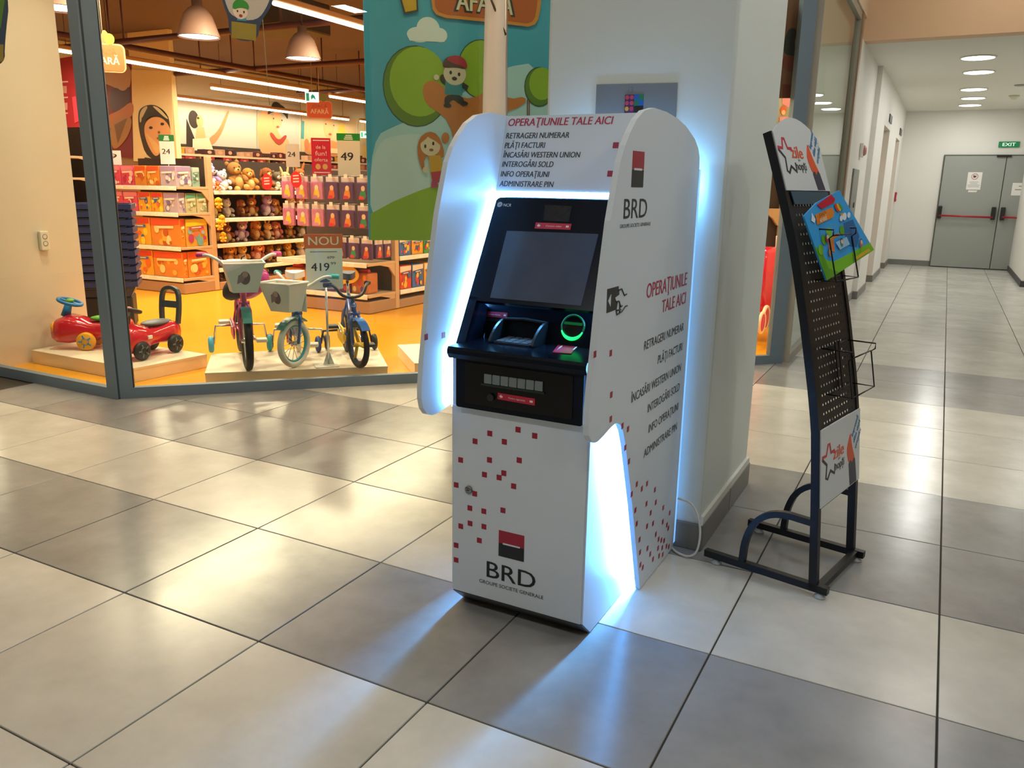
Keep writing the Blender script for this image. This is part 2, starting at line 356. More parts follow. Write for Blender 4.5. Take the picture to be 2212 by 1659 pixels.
# small wall fittings of the corridor
t = thing('alarm_sounder', 'small red and white alarm sounder on the corridor wall', 'alarm', (1.30, 8.72, 1.8))
B(t.location).mat(WHITE).box((1.301, 8.62, 1.73), (1.335, 8.80, 1.88), .01, 2).obj('base', None, t)
B(t.location).mat(M('#c98a84', .4)).lathe([(0, .03), (.04, .03), (.055, .015), (.06, 0)], 14, FR((1.335, 8.72, 1.80), (0, 1, 0), (0, 0, 1))).obj('dome', None, t)
t = thing('wall_panel', 'tall grey metal panel with a black keyhole on the corridor wall', 'panel', (1.30, 8.4, .95))
B(t.location).mat(M('#8c8d89', .35, .6)).box((1.301, 8.13, .92), (1.318, 8.70, 1.59), .004, 1).obj('plate', None, t)
B(t.location).mat(DK).cyl((1.317, 8.45, 1.2), (1.326, 8.45, 1.2), .03, 12).obj('keyhole', None, t)
for k, y in enumerate((11.9, 14.75)):
    tag(B().mat(M('#4b4a46', .4)).box((1.361, y-.28, 2.33), (1.376, y+.2, 2.44), .004, 1).obj('floor_indicator'), ['dark indicator plate above the nearer lift opening', 'dark indicator plate above the farther lift opening'][k], 'indicator')
t = thing('call_point', 'small red fire call point on the wall by the farther lift', 'alarm', (1.36, 15.5, 1.3))
B(t.location).mat(RED).box((1.361, 15.40, 1.19), (1.39, 15.62, 1.36), .006, 1).obj('case', None, t)
B(t.location).mat(PAPER).box((1.389, 15.46, 1.24), (1.393, 15.56, 1.31)).obj('press_plate', None, t)
# corridor downlights
LAMPW = M('#fffdf4', .5, emis=9.); RINGM = M('#d9d7cc', .4)
ORD = ['nearest', 'second', 'third', 'fourth', 'farthest']
for k, (x, y) in enumerate(CORR_LIGHTS):
    t = thing('ceiling_downlight', '%s of the five round downlights in the corridor ceiling row' % ORD[k], 'light', (x, y, CORR_Z), group='corridor ceiling downlights')
    B(t.location).mat(RINGM).torus((x, y, CORR_Z-.003), .175, .012, None, 28, 6).obj('ring', None, t)
    B(t.location).mat(LAMPW).lathe([(0, 0), (.165, 0), (.165, .012), (0, .012)], 28, T(x, y, CORR_Z-.013)).obj('diffuser', None, t)
t = thing('smoke_detector', 'white smoke detector on the corridor ceiling beside the downlights', 'detector', (2.95, 13.6, CORR_Z))
B(t.location).mat(M('#cfd0b4', .5)).lathe([(0, -.06), (.035, -.055), (.05, -.03), (.07, -.02), (.075, 0), (0, 0)], 18, T(2.95, 13.6, CORR_Z-.001)).obj('body', None, t)
tag(B().mat(M('#9c9a8e', .6)).lathe([(0, -.012), (.09, -.01), (.1, 0), (0, 0)], 18, T(2.96, 12.2, CORR_Z-.001)).obj('ceiling_speaker'), 'flat round grey grille in the corridor ceiling nearer than the detector', 'speaker')
for k, (x, y) in enumerate(HALL_LIGHTS):
    t = thing('ceiling_light', 'square flush light panel in the high hall ceiling', 'light', (x, y, HALL_Z), group='hall ceiling light panels')
    b = B(t.location).mat(RINGM)
    for a, c in ((-.31, -.28), (.28, .31)):
        b.box((x+a, y-.31, HALL_Z-.03), (x+c, y+.31, HALL_Z-.001)); b.box((x-.28, y+a, HALL_Z-.03), (x+.28, y+c, HALL_Z-.001))
    b.obj('frame', None, t)
# ---------------------------------------------------------------- pillar
pil = struct('pillar', B().mat(M('#dde5e1', .55, var=.03, nscale=3, bump=.15)).box((.89, 1.287, 0), (1.578, 2.10, HALL_Z), .012, 2))
for lo, hi in (((.875, 1.272, 0), (1.30, 1.2869, .105)), ((1.303, 1.272, 0), (1.593, 1.2869, .105)), ((1.5781, 1.288, 0), (1.593, 1.72, .105)), ((1.5781, 1.724, 0), (1.593, 2.115, .105))):
    B().mat(GREYB).box(lo, hi, .003, 1).obj('baseboard_tile', None, pil)
b = B().mat(M('#dfe0d8', .6))   # sloping plaster lip over the baseboard
b.prism(FR((1.578, 1.287, .105), (0, 1, 0), (0, 0, 1)), [(-.015, 0), (.82, 0), (.805, .03), (0, .03)], .013); b.obj('plaster_lip', None, pil)
t = thing('pillar_sign', 'grey sign with a small coloured mosaic emblem on the white pillar', 'sign', (1.24, 1.286, 1.55))
f = FR((0, 1.2862, 0), (1, 0, 0), (0, 0, 1)); OT = t.location
B(OT).mat(M('#7f8487', .5, var=.03)).prism(f, [(1.088, 1.40), (1.388, 1.40), (1.385, 1.687), (1.087, 1.693)], .003).obj('board', None, t)
b = B(OT); x0, s = 1.198, .0345; zt = 1.654
b.mat(M('#5a2a5e', .5)).prism(f, [(x0, zt-4*s), (x0+s, zt-4*s), (x0+s, zt), (x0, zt)], .001, .003)
for i in range(2):
    for k in range(3): b.mat(M('#c2445a' if k < 2 else ('#d8a032' if i == 0 else '#b23a50'), .5)).prism(f, ell(x0+s*.25+i*s*.5, zt-s*.27-k*s*.55, s*.21, s*.22, 12), .001, .004)
for i in range(2):
    for k in range(2): b.mat(M('#1560b0' if (i+k) % 2 == 0 else '#1d7a52', .5)).prism(f, [(x0+s+i*s*.5, zt-(k+1)*s*.55), (x0+s+(i+1)*s*.5, zt-(k+1)*s*.55), (x0+s+(i+1)*s*.5, zt-k*s*.55), (x0+s+i*s*.5, zt-k*s*.55)], .001, .003)
b.mat(M('#161616', .5)).prism(f, [(x0+s, zt-2*s), (x0+2*s, zt-2*s), (x0+2*s, zt-1.1*s), (x0+s, zt-1.1*s)], .001, .003)
b.obj('emblem', None, t)
text('13', FR((1.218, 1.286, 1.661), (1, 0, 0), (0, 0, 1)), .018, .018, M('#6f767c', .6), t, 'C', off=OT, ext=.0035)
# ================================================================ CASH MACHINE
AX0, AX1 = .991, 1.447; WI0, WI1 = .947, 1.491; WT = .0165
AO = Vector((1.219, .87, 0))
atm = thing('cash_machine', 'white cash machine with black fascia and glowing blue edge lights in front of the pillar', 'cash machine', AO)
AW = M('#d6e1eb', .38, var=.015, nscale=3); ABLK = M('#0a121c', .24, var=.1, spec=.16); AEDGE = M('#d4d6da', .45)
LED = M('#ffffff', .5, emis=190., ehex='#6fbcff')
LED1 = M('#ffffff', .5, emis=75., ehex='#6fbcff'); LED3 = M('#ffffff', .5, emis=1300., ehex='#5fb2ff'); LED_TINT = M('#ffffff', .5, emis=90., ehex='#6fbcff'); LED2 = M('#ffffff', .5, emis=42., ehex='#6fbcff'); LEDB = M('#8fc0ff', .5, emis=1.0, ehex='#79b4f6')
YZ = lambda x: FR((x, 0, 0), (0, 1, 0), (0, 0, 1))      # local x = world y, local y = world z, local z = world x
b = B(AO).mat(AW); b.prism(YZ(AX0), [(.466, .062), (.53, .004), (1.255, .004), (1.255, 1.285), (.82, 1.285), (.70, 1.02), (.70, .84), (.466, .84)], AX1-AX0); b.obj('cabinet', None, atm)
b = B(AO).mat(AW); b.box((AX0, .460, .062), (AX1-.006, .4655, .683), .002, 1); fd = b.obj('front_door', None, atm)
B(AO).mat(M('#55575a', .4)).prism(YZ(AX0+.002), [(.4662, .0615), (.4645, .0575), (.527, .0025), (.531, .0035)], AX1-AX0-.004).obj('plinth', None, atm)
prof = [(1.25, .004), (.868, .004), (.735, .36), (.640, .585), (.612, .635), (.585, .662), (.55, .676), (.51, .673), (.46, .664), (.42, .659), (.392, .6595), (.365, .670), (.346, .692), (.337, .724), (.338, .76), (.347, .832), (.361, .91), (.380, 1.03), (.402, 1.13), (.430, 1.25), (.460, 1.335), (.482, 1.397), (.513, 1.442), (.545, 1.475), (.592, 1.513), (.650, 1.540), (.73, 1.554), (.85, 1.553), (.96, 1.543), (1.06, 1.527), (1.165, 1.496), (1.218, 1.468), (1.243, 1.44), (1.25, 1.40)]
for x, nm, lb in ((WI0, 'side_panel', None), (WI1-WT, 'side_panel', None)):
    b = bmesh.new(); bb = B(AO); bb.mat(AW).prism(YZ(x), prof, WT)
    bb.obj(nm, None, atm)
RP = FR((WI1, 0, 0), (0, 1, 0), (0, 0, 1))              # print plane on the outside of the right panel
LPI = FR((WI0+WT, 0, 0), (0, 1, 0), (0, 0, 1))
# header and roof
HB, HT = Vector((0, .772, 1.318)), Vector((0, .834, 1.5515))
HF = FR((WI0+WT, HB.y, HB.z), (1, 0, 0), HT-HB)
hl = (HT-HB).length; hw = WI1-WI0-2*WT
b = B(AO).mat(AW); b.prism(HF, [(0, 0), (hw, 0), (hw, hl), (0, hl)], .018, -.018); b.prism(YZ(WI0+WT), [(.856, 1.541), (.96, 1.533), (1.06, 1.516), (1.15, 1.488), (1.21, 1.455), (1.245, 1.40), (1.245, 1.28), (1.23, 1.28), (1.23, 1.39), (1.15, 1.46), (.856, 1.525)], WI1-WI0-2*WT); hd = b.obj('header_panel', None, atm)
# light strips
B(AO).mat(LED2).box((AX0-.012, .77, 1.300), (AX1+.012, .80, 1.3165)).obj('light_strip', None, atm)
SB, ST = Vector((0, .492, .862)), Vector((0, .742, 1.298)); SU = (ST-SB).normalized(); SNn = Vector((0, -SU.z, SU.y))
for sx, x in ((-1, AX0-.012), (1, AX1+.010)):
    b = B(AO).mat(LED1)
    b.prism(YZ(x), [(SB.y+.018, SB.z), (SB.y+.066, SB.z), (ST.y+.058, ST.z), (ST.y+.010, ST.z)], .003)
    b.prism(YZ(x), [(.478, .67), (.496, .67), (.496, .86), (.478, .86)], .003)
    b.obj('light_strip', None, atm)
    xw = WI0+WT if sx < 0 else WI1-WT-.003
    b = B(AO).mat(LED3); b.prism(YZ(xw), [(.885, .02), (.905, .02), (.775, .38), (.68, .60), (.628, .675), (.60, .70), (.585, .69), (.615, .655), (.66, .59), (.755, .37)], .003); b.obj('light_strip', None, atm)
b = B(AO).mat(LEDB); b.prism(YZ(WI1-.004), [(1.2505, .02), (1.271, .02), (1.271, 1.40), (1.2505, 1.40)], .004); b.prism(YZ(WI0), [(1.2505, .02), (1.271, .02), (1.271, 1.40), (1.2505, 1.40)], .004)
b.obj('rear_light_strip', None, atm)
b = B(AO).mat(LED_TINT); b.box((WI0+.04, 1.2455, 1.30), (WI1-.04, 1.249, 1.395)); b.obj('rear_light_strip', None, atm)  # hidden strip added to throw a cyan tint onto the pillar
b = B(AO).mat(M('#ffffff', .5, emis=3.5, ehex='#6fbcff')); b.box((1.440, 1.2555, .12), (1.455, 1.258, 1.40)); b.obj('rear_light_strip', None, atm)  # another hidden strip, added for the blue glow beside the right panel
# fascia
FX0, FX1 = .984, 1.456
FF = FR((FX0, SB.y, SB.z), (1, 0, 0), SU); fw_, fl_ = FX1-FX0, (ST-SB).length
def L2(fr, px, py):
    q = fr.inverted() @ onp(px, py, fr.translation, fr.col[2].to_3d()); return (q.x, q.y)
b = B(AO).mat(ABLK); b.prism(FF, rrect(0, .148, fw_, fl_, .014), .022, -.022)
b.prism(FF, [(0, .004), (.03, 0), (.03, .16), (0, .16)], .10, -.10); b.prism(FF, [(fw_-.03, 0), (fw_, .004), (fw_, .16), (fw_-.03, .16)], .10, -.10)
fas = b.obj('fascia', None, atm)
scr = [L2(FF, *q) for q in ((1059, 643.5), (1255.5, 661), (1293, 506), (1095.5, 499))]
B(AO).mat(M('#3a4a5e', .12, var=.35, nscale=6, spec=.7)).prism(FF, scr, .0015, .0003).obj('screen', None, fas)
cm = [L2(FF, *q) for q in ((1174, 477), (1229, 480), (1236, 446), (1178, 443))]
B(AO).mat(M('#1b222a', .15, var=.5, nscale=25)).prism(FF, cm, .0015, .0003).obj('camera_window', None, fas)
STK = M('#b8203a', .4, var=.03); STW = M('#e8d8da', .5)
def sticker(fr, quad, par, s=None, arrow=True, z=.0004):
    b = B(AO); q = [L2(fr, *p) for p in quad]; b.mat(STK).prism(fr, q, .0012, z)
    b.mat(STW); (x0, y0), (x1, y1), (x2, y2), (x3, y3) = q; h = math.hypot(x3-x0, y3-y0); w = math.hypot(x1-x0, y1-y0)
    g = fr @ FR((x0, y0, z+.0012), (x1-x0, y1-y0, 0), (x3-x0, y3-y0, 0))
    if arrow: b.prism(g, [(w*.05, h*.5), (w*.10, h*.2), (w*.10, h*.4), (w*.14, h*.3), (w*.14, h*.62), (w*.10, h*.62), (w*.10, h*.82)], .0004)
    if s: text(s, g @ T(w*.52, h*.36), h*.26, w*.44, None, None, 'C', ext=.0004, into=b)
    b.prism(g, [(w*.86, h*.35), (w*.94, h*.35), (w*.94, h*.65), (w*.86, h*.65)], .0004)
    return b.obj('sticker', None, par, label='red sticker with white print')
sticker(FF, ((1155, 494), (1232, 497), (1235, 484), (1158, 481)), fas, 'Camera video')
text('NCR', FR(FF @ Vector((*L2(FF, 1087, 446), .0003)), FF.col[0].to_3d(), FF.col[1].to_3d()), .010, .028, M('#c9d4de', .4), fas, off=AO)
b = B(AO).mat(M('#c9d4de', .4)); q = L2(FF, 1080, 442); b.torus(FF @ Vector((q[0], q[1], .0008)), .0075, .0014, FF, 18, 5); b.torus(FF @ Vector((q[0], q[1], .0008)), .0035, .0012, FF, 14, 5); b.obj('round_mark', None, fas)
# recessed lower panel, shelf, lip
RB, RT_ = Vector((0, .615, .868)), Vector((0, .652, 1.0)); RF = FR((FX0+.03, RB.y, RB.z), (1, 0, 0), RT_-RB)
b = B(AO).mat(ABLK); b.prism(RF, [(0, 0), (fw_-.06, 0), (fw_-.06, .135), (0, .135)], .01, -.01); b.obj('recess_panel', None, atm)
b = B(AO).mat(ABLK); b.prism(YZ(1.0), [(.418, .862), (.424, .870), (.615, .870), (.615, .845), (.445, .832), (.428, .835), (.418, .85)], .445); shelf = b.obj('shelf', None, atm)
b = B(AO).mat(ABLK); b.prism(FR((0, .440, 0), (1, 0, 0), (0, 0, 1)), rrect(1.018, .684, 1.431, .846, .008), .024, -.024); lowf = b.obj('dispenser_panel', None, atm)
LF = FR((0, .440, 0), (1, 0, 0), (0, 0, 1))
b = B(AO).mat(M('#05070a', .22, spec=.3)); b.prism(LF, rrect(1.05, .70, 1.40, .826, .006), .003, 0); b.obj('inner_panel', None, lowf)
LF2 = FR((0, .4365, 0), (1, 0, 0), (0, 0, 1))
sx0 = L2(LF2, 1046, 822)[0]; sx1 = L2(LF2, 1174, 836)[0]; nseg = 7; zc = L2(LF2, 1110, 826)[1]
for k in range(nseg):
    a = sx0+(sx1-sx0)*k/nseg
    B(AO).mat(M('#7d878a', .35, .3)).box((a+.001, .432, zc-.0145), (a+(sx1-sx0)/nseg-.001, .437, zc+.0145), .0025, 2).obj('shutter_segment', None, lowf)
B(AO).mat(M('#12241c', .4)).box((sx0-.01, .433, zc-.022), (sx1+.004, .4368, zc-.0155)).obj('slot_lip', None, lowf)
sticker(LF2, ((1075, 862), (1156, 876), (1156, 861), (1076, 848)), lowf, 'Pentru siguranta')
q = LF2 @ Vector((*L2(LF2, 1061, 858), 0)); B(AO).mat(M('#1a1d20', .3)).cyl(q, q+Vector((0, -.008, 0)), .011, 16).obj('knob', None, lowf)
sticker(RF, ((1038, 683), (1096, 688), (1096, 676), (1039, 671)), atm, 'Eliberare chitanta')
b = B(AO).mat(M('#23272b', .3, .5)); q = [L2(RF, *p) for p in ((1040, 692), (1096, 697), (1096, 690), (1040, 685))]; b.prism(RF, q, .004, 0); b.obj('receipt_slot', None, atm)
# card reader with green ring
q = L2(RF, 1239, 707); GRN = M('#0c5a2c', .4, emis=.12, ehex='#0f9a48'); c = RF @ Vector((q[0], q[1], .006))
b = B(AO).mat(M('#0a0d0c', .3)); b.lathe([(.039, -.006), (.039, .004), (.036, .006), (0, .006)], 28, RF @ T(q[0], q[1])); cr = b.obj('card_reader', None, atm)
b = B(AO).mat(GRN); b.torus(c, .036, .0028, RF, 36, 8); b.obj('ring', None, cr)
b = B(AO).mat(M('#20e070', .4, emis=2.2, ehex='#18e860')); b.tube([c+RF.to_3x3() @ Vector((.036*math.cos(a), .036*math.sin(a), .002)) for a in [PI*(1.12+.76*k/14) for k in range(15)]], [.002+.0035*math.sin(PI*k/14) for k in range(15)], 8); b.obj('lit_arc', None, cr, label='bright green lower arc')
b = B(AO).mat(M('#0c4a28', .4, emis=.2, ehex='#0fa048')); b.prism(RF, rrect(q[0]-.029, q[1]+.006, q[0]+.03, q[1]+.014, .003), .003, .006); b.obj('card_slot', None, cr)
# keypad on the shelf
KF = FR((0, 0, .8705), (1, 0, 0), (0, 1, 0))
kp = [L2(KF, *p) for p in ((1078, 748), (1158, 758), (1147, 731), (1099, 726))]
kx = sum(p[0] for p in kp)/4; ky = sum(p[1] for p in kp)/4
b = B(AO).mat(M('#3c4144', .35, .5)); b.prism(KF, rrect(kx-.062, ky-.05, kx+.062, ky+.05, .006), .006); pad = b.obj('keypad', None, atm)
for r in range(4):
    for k in range(4): B(AO).mat(M('#7a8083', .3, .6)).box((kx-.055+k*.028, ky+.024-r*.023, .8765), (kx-.031+k*.028, ky+.042-r*.023, .8805), .002, 1).obj('key', None, pad)
b = B(AO).mat(M('#14181a', .35))                        # pin shield: two cheeks and a hood
for s in (-1, 1):
    b.prism(FR((kx+s*.072-.004, ky, .8705), (0, 1, 0), (0, 0, 1)), smooth_poly([(-.055, 0), (.07, 0), (.075, .06), (.03, .066), (-.02, .045), (-.055, .012)], 2), .008)
b.bar([(kx-.072, ky+.055, .933), (kx, ky+.055, .938), (kx+.072, ky+.055, .933)], .05, .005)
b.obj('keypad_shield', None, atm)
sticker(KF, ((1193, 762), (1234, 765), (1250, 744), (1210, 740)), shelf, None, True)
# lettering on header
TXR = M('#b01c48', .45, var=.02); TXB = M('#2b2f36', .45, var=.02); TXS = M('#25282a', .45, var=.02)
HP = HF @ T(0, 0, .0003)
text('OPERAŢIUNILE TALE AICI', HP @ T(.012, .209), .0235, .357, TXR, hd, shear=.12, bold=.034, off=AO)
for s, v, w in (('RETRAGERI NUMERAR', .169, .221), ('PLĂŢI FACTURI', .138, .143), ('ÎNCASĂRI WESTERN UNION', .1075, .267), ('INTEROGĂRI SOLD', .0775, .181), ('INFO OPERAŢIUNI', .046, .171), ('ADMINISTRARE PIN', .0145, .191)):
    text(s, HP @ T(.010, v), .0175, w, TXB, hd, shear=.12, bold=.03, off=AO)
SQ = M('#9e1a34', .45, var=.03)
for u, v in ((.388, .1445), (.383, .0585)): B(AO).mat(SQ).prism(HF, [(u-.009, v-.009), (u+.009, v-.009), (u+.009, v+.009), (u-.009, v+.009)], .0006).obj('red_square', None, hd)
# front door print
DF = FR((0, .4599, 0), (1, 0, 0), (0, 0, 1))
sqs = [(1.125, .61), (1.22, .637), (1.275, .627), (1.074, .577), (1.175, .592), (1.023, .508), (1.125, .526), (1.226, .543), (1.108, .476), (1.159, .476), (1.175, .493), (1.209, .458), (1.007, .423), (1.074, .407), (1.057, .356), (1.107, .356), (1.174, .373), (1.058, .305), (1.024, .288), (1.108, .305), (1.092, .255), (1.007, .219), (1.007, .168)]
m = B().mat(SQ).box((-.0086, -.0006, -.0086), (.0086, 0, .0086)).mesh('red_square')
for x, z in sqs: link('red_square', m, fd, loc=(x-AO.x, .4601-AO.y, z))
b = B(AO).mat(M('#a31a30', .45)).prism(DF, [(1.161, .264), (1.249, .264), (1.249, .306), (1.161, .306)], .0007); b.mat(M('#17191a', .45)).prism(DF, [(1.161, .220), (1.249, .220), (1.249, .2635), (1.161, .2635)], .0007)
b.mat(AW).prism(DF, [(1.176, .2615), (1.235, .2615), (1.235, .2665), (1.176, .2665)], .0012); b.obj('emblem', None, fd, label='red and black square emblem with a white bar')
text('BRD', DF @ T(1.120, .139), .0535, .170, M('#17191a', .45), fd, bold=.012, off=AO, ext=.0007)
text('GROUPE SOCIETE GENERALE', DF @ T(1.0935, .113), .0115, .2245, M('#17191a', .45), fd, off=AO, ext=.0007, bold=.004)
q = Vector((1.054, .46, .417)); b = B(AO).mat(M('#8d8f90', .25, .9)); b.lathe([(.0125, 0), (.0125, .006), (.010, .008), (0, .008)], 20, FR(q, (1, 0, 0), (0, 0, 1))); lk = b.obj('lock', None, fd)
B(AO).mat(DK).box((1.0495, .4512, .4155), (1.0585, .4525, .4185)).obj('keyhole', None, lk)
# right side print
sp = [o for o in atm.children if o.name.startswith('side_panel')][1]; spl = [o for o in atm.children if o.name.startswith('side_panel')][0]
sqr = [(.361, .911), (.477, .894), (.497, .772), (.502, .7), (.603, .654), (.654, .631), (.638, .577), (.679, .521), (.768, .418), (.823, .384), (.875, .385), (.968, .332), (.723, .399), (.769, .329), (.883, .311), (.988, .279), (.936, .259), (1.083, .225), (.791, .274), (.904, .222), (.971, .207), (1.089, .169), (1.172, .173), (1.146, .135), (1.167, .114), (.831, .202), (1.013, .15), (1.051, .116), (1.087, .098), (1.123, .082), (.844, .151), (.925, .132), (.961, .096), (1.052, .081), (1.105, .061), (1.159, .045), (1.191, .03), (.998, .061), (1.071, .043), (1.117, .029), (.857, .1), (.885, .078)]
m = B().mat(SQ).box((0, -.0088, -.0088), (.0007, .0088, .0088)).mesh('red_square')
for y, z in sqr: link('red_square', m, sp, loc=(WI1-AO.x, y-AO.y, z))
m = B().mat(SQ).box((0, -.0088, -.0088), (.0007, .0088, .0088)).mesh('red_square')
for y, z in ((.363, .903), (.457, .894), (.465, .784)): link('red_square', m, spl, loc=(WI0+WT-AO.x, y-AO.y, z))
b = B(AO).mat(M('#a31a30', .45)).prism(RP, [(.573, 1.3835), (.670, 1.3845), (.668, 1.433), (.573, 1.428)][:2]+[(.668, 1.432), (.573, 1.431)], .0007); b.mat(M('#17191a', .45)).prism(RP, [(.573, 1.336), (.670, 1.336), (.670, 1.383), (.573, 1.383)], .0007)
b.mat(AW).prism(RP, [(.588, 1.381), (.652, 1.381), (.652, 1.3865), (.588, 1.3865)], .0012); b.obj('emblem', None, sp, label='red and black square emblem with a white bar')
text('BRD', RP @ T(.524, 1.253), .052, .192, TXS, sp, bold=.006, off=AO, ext=.0007)
text('GROUPE SOCIETE GENERALE', RP @ T(.499, 1.229), .0095, .256, TXS, sp, off=AO, ext=.0007, bold=.004)
for s, z, h, w, m in (('OPERAŢIUNILE', 1.0125, .044, .43, TXR), ('TALE AICI', .949, .040, .268, TXR), ('RETRAGERI NUMERAR', .8535, .0275, .424, TXS), ('PLĂŢI FACTURI', .783, .0275, .275, TXS), ('ÎNCASĂRI WESTERN UNION', .708, .0275, .520, TXS), ('INTEROGĂRI SOLD', .6375, .0275, .352, TXS), ('INFO OPERAŢIUNI', .5645, .0275, .330, TXS), ('ADMINISTRARE PIN', .490, .0275, .365, TXS)):
    text(s, RP @ T(1.187, z), h, w, m, sp, 'R', bold=.024 if m is TXR else .014, off=AO, ext=.0007)
b = B(AO).mat(TXS)                                       # hand feeding a card
b.prism(RP, [(.430, 1.010), (.428, 1.074), (.513, 1.074), (.515, 1.062), (.519, 1.058), (.521, 1.050), (.490, 1.045), (.500, 1.034), (.512, 1.03), (.506, 1.011)], .0007)
for pth in ([(.512, 1.062), (.537, 1.064), (.562, 1.043), (.580, 1.045)], [(.50, 1.032), (.520, 1.032), (.538, 1.014), (.548, 1.016)], [(.506, 1.008), (.540, 1.006)], [(.500, 1.010), (.508, .996), (.548, 1.0), (.572, 1.011), (.59, 1.011)], [(.525, 1.030), (.530, .998)]):
    b.bar([RP @ Vector((y, z, .0004)) for y, z in pth], .0008, .0055, up=(0, 0, 1)) if False else b.tube([RP @ Vector((y, z, .0002)) for y, z in pth], .0024, 5)
b.mat(AW).prism(RP, [(.437, 1.042), (.457, 1.058), (.457, 1.024)], .0005, .0006); b.obj('hand_symbol', None, sp)
# power cable of the machine
tag(B().mat(M('#d8d8d4', .4)).tube(smooth_poly([atx(1464, 1076, 1.50), (1.56, 1.245, .20), (1.60, 1.22, .12), (1.60, 1.20, .03), (1.57, 1.19, .006), (1.53, 1.20, .006), (1.50, 1.225, .006), (1.475, 1.262, .006)], 3, False), .0045, 6).obj('power_cable'), 'thin white cable looping to the floor behind the cash machine', 'cable')
# ================================================================ LEAFLET RACK
RO = Vector((2.0175, 1.1145, 0)); RZ = math.atan2(-.216, .976)
rack = thing('leaflet_rack', 'black curved metal leaflet rack with a pegboard back and white header board', 'display rack', RO, RZ)
RM = Matrix.Translation(RO) @ Matrix.Rotation(RZ, 4, 'Z')          # local x = forward, y = across, z = up
RBK = M('#131417', .38, .3, var=.08); RW = .40
PZ = [(0, .012), (.30, -.012), (.45, -.026), (.58, -.040), (.70, -.063), (.92, -.112), (1.05, -.144), (1.18, -.178), (1.316, -.224), (1.38, -.246), (1.514, -.294)]
def pf(z):
    for (a, fa), (b_, fb) in zip(PZ, PZ[1:]):
        if z <= b_: return fa+(fb-fa)*(z-a)/(b_-a)
    return PZ[-1][1]+(z-1.514)*-.36
for w in (.0125, RW-.0125):
    B().mat(RBK).bar([(pf(z)-.0135, w, z) for z in [.02+.0498*k for k in range(31)]], .025, .027, up=(-1, 0, 0)).obj('post', None, rack)
    B().mat(RBK).bar([(-.405, w, .032), (.045, w, .032)], .025, .025).obj('foot_runner', None, rack)
    B().mat(RBK).bar(smooth_poly([(-.262, w, .04), (-.258, w, .13), (-.225, w, .215), (-.15, w, .262), (-.03, w, .258)], 2, False), .022, .022, up=(0, 1, 0)).obj('brace', None, rack)
    for fx in (-.36, .02): B().mat(M('#b8bab8', .4)).lathe([(0, 0), (.018, 0), (.02, .006), (.012, .012), (.008, .02), (0, .02)], 12, T(fx, w, 0)).obj('glide', None, rack)
B().mat(RBK).bar([(.012, .02, .032), (.012, RW-.02, .032)], .025, .022).obj('cross_bar', None, rack)
B().mat(RBK).bar([(pf(.31)-.012, .02, .308), (pf(.31)-.012, RW-.02, .308)], .012, .016).obj('cross_bar', None, rack)
# pegboard with real holes
NW, NZ, z0, z1 = 14, 25, .575, 1.335
b = B().mat(M('#23211f', .45, .2, var=.08)); w0, w1 = .0255, RW-.0255
for i in range(NZ):
    for j in range(NW):
        za, zb = z0+(z1-z0)*i/NZ, z0+(z1-z0)*(i+1)/NZ; wa, wb = w0+(w1-w0)*j/NW, w0+(w1-w0)*(j+1)/NW
        zc, wc = (za+zb)/2, (wa+wb)/2; out = [(wa, za), (wc, za), (wb, za), (wb, zc), (wb, zb), (wc, zb), (wa, zb), (wa, zc)]
        if 0 < j < NW-1:
            inn = [(wc+.0034*math.cos(-3*PI/4+k*PI/4), zc+.0042*math.sin(-3*PI/4+k*PI/4)) for k in range(8)]
            b.add([(pf(z)-.004, w, z) for w, z in out+inn], [[k, (k+1) % 8, 8+(k+1) % 8, 8+k] for k in range(8)])
        else: b.add([(pf(z)-.004, w, z) for w, z in out], [list(range(8))])
b.obj('pegboard', None, rack)
